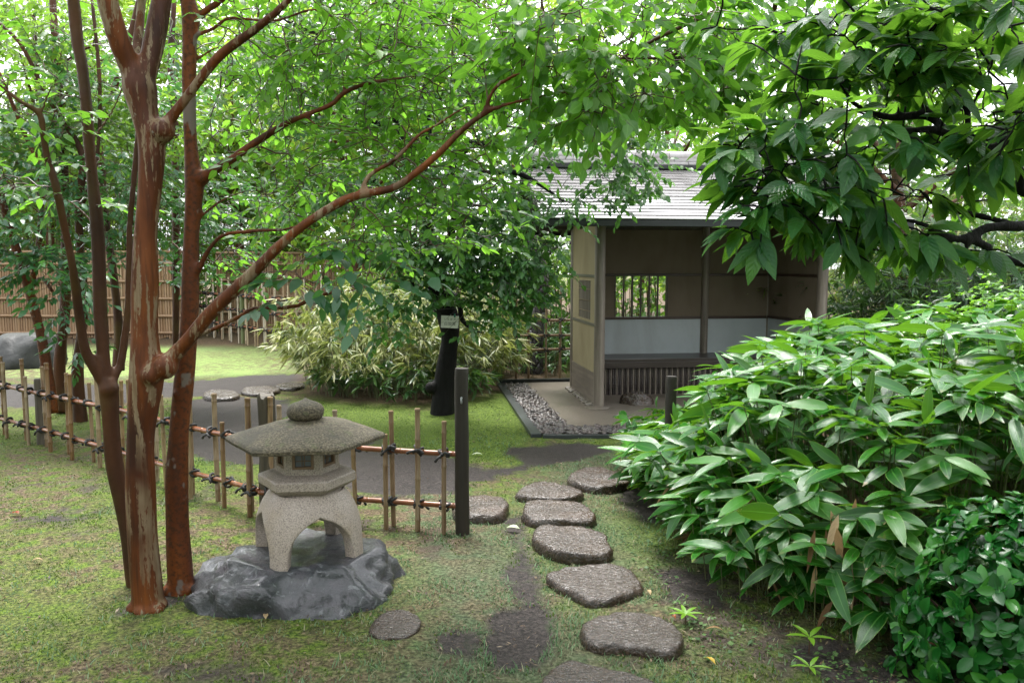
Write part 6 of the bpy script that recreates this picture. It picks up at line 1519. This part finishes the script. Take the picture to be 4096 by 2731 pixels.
thicket('variegated_bamboo', [(-2.512, 9.863), (-2.001, 9.631), (-1.127, 9.44), (-0.414, 9.863), (-0.155, 10.79), (-0.428, 11.761), (-1.848, 12.158), (-2.696, 11.761), (-2.833, 10.79)], 360, 1.62, .19, .024, 'leaf_variegated', 'pale straw and green striped bamboo bush behind the plum trunk', fans=5, per=8, arch=.45, low=.42, tint=(.55, .28), fanw=.5, hangd=-.45)
thicket('dwarf_bamboo', [(-2.347, 9.631), (-1.628, 9.317), (-0.898, 9.227), (-0.407, 9.696), (-0.485, 10.214), (-2.322, 10.106)], 110, .62, .19, .036, 'leaf_bamboo', 'low dark green dwarf bamboo at the foot of the striped bamboo bush', fans=2, per=6, low=.5, tint=(.7, .2))
thicket('bamboo_thicket', [(3.85, 9.6), (4.6, 8.6), (6.8, 7.6), (9.5, 8.2), (9.0, 11), (5.5, 11.5)], 560, 2.6, .20, .028, 'leaf_bamboo', 'dark bamboo thicket standing to the right of the pavilion', fans=8, per=8, arch=.3, low=.1, rc=.005, culm_mat='twig_black', tint=(.35, .22))  # low leaf tint and black culms put the surrounding shade into the colours
thicket('bamboo_thicket', [(3.8, 10.8), (10, 11), (11, 14), (4, 14)], 200, 3.4, .20, .024, 'leaf_variegated', 'tall yellowish bamboo behind the pavilion seen through the dark branches', fans=9, per=8, arch=.3, low=.15, rc=.006)
thicket('undergrowth', [(-0.349, 11.299), (1.046, 11.572), (2.55, 12.056), (2.741, 15.398), (-0.22, 15.398)], 260, .95, .16, .035, 'leaf_bamboo', 'leafy green undergrowth behind the brown lattice fence', fans=4, per=6, low=.15, tint=(.75, .2), arch=.3)
thicket('bamboo_thicket', [(-14, 20), (-6, 20.5), (-6, 24), (-14, 24)], 240, 6.5, .26, .036, 'leaf_bright', 'yellow green bamboo grove rising over the tall bamboo screen', fans=13, per=9, low=.2, arch=.2, tint=(.7, .25), rc=.012)

# green timber bamboo culms at the far left
def culm(x, y, h, r, tilt, label):
    zs = [0.0]; 
    while zs[-1] < h: zs.append(zs[-1] + random.uniform(.22, .34))
    pts = []; rad = []
    for z in zs:
        for dz, k in ((-.012, 1), (-.004, 1.10), (.004, 1.08), (.014, .985)):
            if z + dz < 0: continue
            pts.append((tilt * (z + dz), 0, z + dz)); rad.append(r * k * (1 - .4 * z / h))
    root = tag(empty('bamboo_culm', (x, y, 0)), label, 'bamboo', 'green bamboo culms before the screen')
    Buf().tube(pts, rad, 10).obj('stem', M['bamboo_green'], root, smooth=True)
    lv = Leaves(); m = 60; zz = rng.uniform(h * .45, h, m); a = rng.random(m) * 6.28; p = np.stack((x + tilt * zz + np.cos(a) * .4 * rng.random(m), y + np.sin(a) * .4 * rng.random(m), zz), -1)
    for j in range(6): 
        b_ = rng.random(m) * 6.28; lv.add(p, np.stack((np.cos(b_), np.sin(b_), rng.normal(-.3, .3, m)), -1), np.array([0, 0, 1.]) + rng.standard_normal((m, 3)) * .4, .2 * rng.uniform(.6, 1.2, m), .028, .4, np.clip(rng.normal(.5, .25, m), 0, 1))
    lv.pack(); leaf_parts(root, lv, 'lance2', 'leaf_bright', 0, mass='foliage')
for (px, w_, tl, lb) in (((-11.739, 18.547), .055, .0, 'yellow green bamboo culm nearest the left edge of the photo'), ((-11.515, 18.547), .045, .01, 'dark green bamboo culm, second from the left edge'), ((-11.374, 18.787), .075, -.005, 'thick yellowish bamboo culm, third from the left edge'),
                         ((-11.017, 18.547), .045, .05, 'leaning pale grey green bamboo culm, fourth from the left edge'), ((-10.722, 18.547), .05, .02, 'green bamboo culm directly behind the mustard stained trunk'), ((-10.674, 18.787), .045, .015, 'pale green bamboo culm on the side of the bamboo row toward the black post')):
    culm(px[0], px[1], 5.5, w_, tl, lb)

# ------------------------------------------------------------------ trees beyond
def far_tree(name, x, y, h, r, n, mat, label, L=.16, W=.085, zc=.62, trunk=.12, twig='twig_brown', bark='bark_brown', low=.0):
    lim = [[(x, y, -.1, trunk), (x + .1, y, h * .25, trunk * .8), (x - .05, y + .1, h * .5, trunk * .6), (x, y, h * .85, trunk * .25)]]
    for k in range(6):
        a = k * 1.05 + random.random(); z = h * random.uniform(.25, .6)
        lim.append([(x, y, z, trunk * .45), (x + math.cos(a) * r * .35, y + math.sin(a) * r * .35, z + h * .10, trunk * .3), (x + math.cos(a) * r * .75, y + math.sin(a) * r * .75, z + h * .16, trunk * .12)])
    root, sm = tree(name, (x, y, 0), lim, bark, label, group='trees beyond the garden fence')
    cl = []
    m = 15
    for k in range(m):
        c = ell_points((x, y, h * zc), (r * .85, r * .85, h * (1 - zc) * .95), 1)[0]; c[2] = max(c[2], low + .3)
        cl.append((c, (r * .42, r * .42, h * .13), n // m))
    return crown(root, sm, cl, 'leaf', 'ovate1', mat, twig=twig, n=9, tw=.42, L=L * 1.12, W=W * 1.12, hang=.4, tint=(.52, .28), jitter=.15)
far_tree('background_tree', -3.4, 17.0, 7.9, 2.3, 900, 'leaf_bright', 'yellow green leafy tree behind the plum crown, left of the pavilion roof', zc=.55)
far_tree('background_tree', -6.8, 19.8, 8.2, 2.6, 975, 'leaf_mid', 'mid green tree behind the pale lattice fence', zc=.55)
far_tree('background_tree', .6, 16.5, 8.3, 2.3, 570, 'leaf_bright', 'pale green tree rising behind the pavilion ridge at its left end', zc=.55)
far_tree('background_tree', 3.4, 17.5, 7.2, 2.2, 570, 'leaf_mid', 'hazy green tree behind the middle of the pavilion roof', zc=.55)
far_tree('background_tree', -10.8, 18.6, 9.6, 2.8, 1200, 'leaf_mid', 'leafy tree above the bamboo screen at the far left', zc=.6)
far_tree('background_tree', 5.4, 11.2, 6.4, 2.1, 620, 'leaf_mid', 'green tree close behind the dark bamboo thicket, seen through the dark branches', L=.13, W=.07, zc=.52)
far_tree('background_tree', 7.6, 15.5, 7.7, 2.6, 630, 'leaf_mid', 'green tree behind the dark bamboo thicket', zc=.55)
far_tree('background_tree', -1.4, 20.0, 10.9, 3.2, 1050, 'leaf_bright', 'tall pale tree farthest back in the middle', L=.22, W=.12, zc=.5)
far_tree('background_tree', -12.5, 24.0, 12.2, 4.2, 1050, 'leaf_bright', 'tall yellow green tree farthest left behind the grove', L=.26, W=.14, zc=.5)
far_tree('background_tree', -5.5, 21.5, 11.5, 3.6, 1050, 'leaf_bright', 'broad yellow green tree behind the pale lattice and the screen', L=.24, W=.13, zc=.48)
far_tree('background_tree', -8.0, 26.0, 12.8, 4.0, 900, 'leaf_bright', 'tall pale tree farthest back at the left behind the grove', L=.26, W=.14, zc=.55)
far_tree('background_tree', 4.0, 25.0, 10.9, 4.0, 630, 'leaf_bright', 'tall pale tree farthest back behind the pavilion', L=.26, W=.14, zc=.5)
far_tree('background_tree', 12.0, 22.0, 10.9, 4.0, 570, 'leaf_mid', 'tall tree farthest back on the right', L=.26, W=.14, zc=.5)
for k_, (x_, y_) in enumerate(((-2.8, -3.8), (1.2, -4.6), (4.6, -2.2), (-6.2, -.8), (6.8, 1.6), (-7.6, 3.4))):  # unseen trees, added to block sky fill and sheen from the camera side
    far_tree('garden_tree', x_, y_, 5.8, 2.3, 480, 'leaf_plum', 'added unseen leafy tree blocking sky light, standing ' + ('behind the camera spot, to its left', 'straight behind the camera spot', 'behind the camera spot, to its right', 'beyond the left edge, level with the camera', 'beyond the right edge behind the dark tree', 'beyond the left edge near the forked trunks')[k_], L=.26, W=.15, zc=.46)
def hedge(name, x0, x1, y, h, n, mat, label):
    root = tag(empty(name, ((x0 + x1) / 2, y, 0)), label, 'hedge'); lv = Leaves(); p = np.stack((rng.uniform(x0, x1, n), y + rng.uniform(-.7, .7, n), h * rng.random(n) ** .8), -1)
    p[:, 2] *= .75 + .5 * fbm(p[:, 0], p[:, 1], .9, 3, 91)
    d = rng.standard_normal((n, 3)); lv.add(p, d, rng.standard_normal((n, 3)) * .6 + [0, -.4, .8], .15 * rng.uniform(.6, 1.3, n), .075, .3, np.clip(rng.normal(.5, .28, n), 0, 1)); lv.pack()
    b0 = np.array(root.location); segs = []
    for i in rng.integers(0, n, 160): segs.append((np.stack(([p[i, 0] + .1, y, 0], p[i])) - b0, .012, .004))
    link('stems', tubes_np('stems', segs, 4), M['twig_brown'], root); leaf_parts(root, lv, 'ovate1', mat, 0, mass='foliage')
hedge('hedge', -2.4, 2.9, 13.2, 2.4, 5200, 'leaf_mid', 'loose green hedge behind the pavilion and the lattice fence')
hedge('hedge', 2.9, 12.5, 14.6, 3.0, 6000, 'leaf_mid', 'tall loose hedge behind the bamboo at the right')
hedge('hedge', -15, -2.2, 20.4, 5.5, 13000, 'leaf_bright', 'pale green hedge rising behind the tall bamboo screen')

# ------------------------------------------------------------------ sprouts and fallen leaves
def sprout(loc, n, L, W, h, label, mat='leaf_azalea'):
    root = tag(empty('seedling', loc), label, 'seedling'); lv = Leaves(); b0 = np.array(loc, float); top = b0 + [0, 0, h]
    a = np.arange(n) * 6.28 / n + random.random(); lv.add(np.repeat(top[None], n, 0), np.stack((np.cos(a), np.sin(a), .35 + 0 * a), -1), np.repeat([[0, 0, 1.]], n, 0), L, W, .4, .75); lv.pack()
    link('stem', tubes_np('stem', [(np.array([[0, 0, 0], [0, 0, h * .5], [0, 0, h]]), .003, .002)], 5), M['twig_brown'], root); leaf_parts(root, lv, 'lance3', mat, n)
sprout((0.775, 3.429, 0.0), 7, .085, .020, .05, 'small bright green sprout at the corner of the large brown stepping stone')
sprout((1.232, 3.167, 0.0), 5, .11, .024, .07, 'young dwarf bamboo sprout on the bare earth before the mound')
sprout((1.172, 2.998, 0.0), 5, .09, .018, .03, 'tiny light green sprout close to the bottom edge below the dwarf bamboo')
sprout((1.221, 4.13, 0.0), 4, .08, .02, .05, 'small green sprout under the overhanging dwarf bamboo leaves')
def fallen(loc, L, W, rz, mat, ti, label):
    T = LT['ovate3']; tv = np.stack((T['u'] * W / 2, T['t'] * L, .012 * T['t'] * (1 - T['t']) * 4 + .004 * np.abs(T['u'])), -1); tv[:, 1] -= L / 2
    me = np_mesh('fallen_leaf', tv, T['loops'], T['tot'], fattr={'tint': np.full(T['nv'], ti)}, vattr={'luv': np.stack((T['u'], T['t'], 0 * T['t']), -1)})
    z = float(ground_z(np.array([loc[0]]), np.array([loc[1]]))[0]) + .016
    tag(link('fallen_leaf', me, M[mat], loc=(loc[0], loc[1], max(z, loc[2] if len(loc) > 2 else 0)), rot=(random.uniform(-.1, .1), random.uniform(-.1, .1), rz)), label, 'leaf', 'fallen leaves')
mat_leaf('leaf_red', (.20, .03, .015), (.3, .06, .02), (.4, .12, .03), (.4, .08, .02), rough=.4)
mat_leaf('leaf_yellow', (.5, .30, .03), (.6, .4, .05), (.7, .55, .15), (.6, .4, .05), rough=.4)
mat_leaf('leaf_pale', (.45, .5, .35), (.55, .6, .42), (.65, .68, .5), (.5, .55, .3), rough=.4)
fallen((0.005, 4.699, 0.0), .085, .045, 1.4, 'leaf_pale', .5, 'pale green fallen leaf between the gate post and the stepping stones')
fallen((-0.296, 6.655, 0.0), .10, .05, 1.8, 'leaf_pale', .6, 'pale fallen leaf on the moss behind the gate post')
fallen((0.793, 3.059, 0.0), .06, .022, .6, 'leaf_yellow', .4, 'orange yellow fallen leaf at the bottom beside the nearest stepping stones')
fallen((-3.198, 5.004, 0.0), .06, .035, 1.2, 'leaf_red', .3, 'dark red fallen leaf on the moss at the left edge')
fallen((-1.12, 3.486, 0.0), .06, .025, .3, 'leaf_dry', .8, 'pinkish curled fallen leaf at the front of the lantern rock')
fallen((-0.857, 3.636, 0.0), .05, .025, 1.0, 'leaf_pale', .9, 'whitish fallen leaf against the lantern rock')
fallen((0.662, 3.725, 0.0), .05, .02, .2, 'leaf_dry', .9, 'tan fallen leaf between two stepping stones')
fallen((0.877, 3.324, 0.0), .08, .02, 1.5, 'leaf_dry', .4, 'long brown fallen leaf on the bare earth before the dwarf bamboo')
fallen((-1.598, 4.069, 0.0), .07, .018, 1.7, 'leaf_dry', .9, 'straw coloured fallen leaf beside the rusty trunk')
fallen((-2.579, 4.193, 0.0), .06, .02, 1.9, 'leaf_dry', .8, 'tan bamboo leaf lying on the moss at the far left')
fallen((0.697, 3.299, 0.093), .022, .016, .5, 'leaf_red', .8, 'tiny red leaf on the large brown stepping stone')
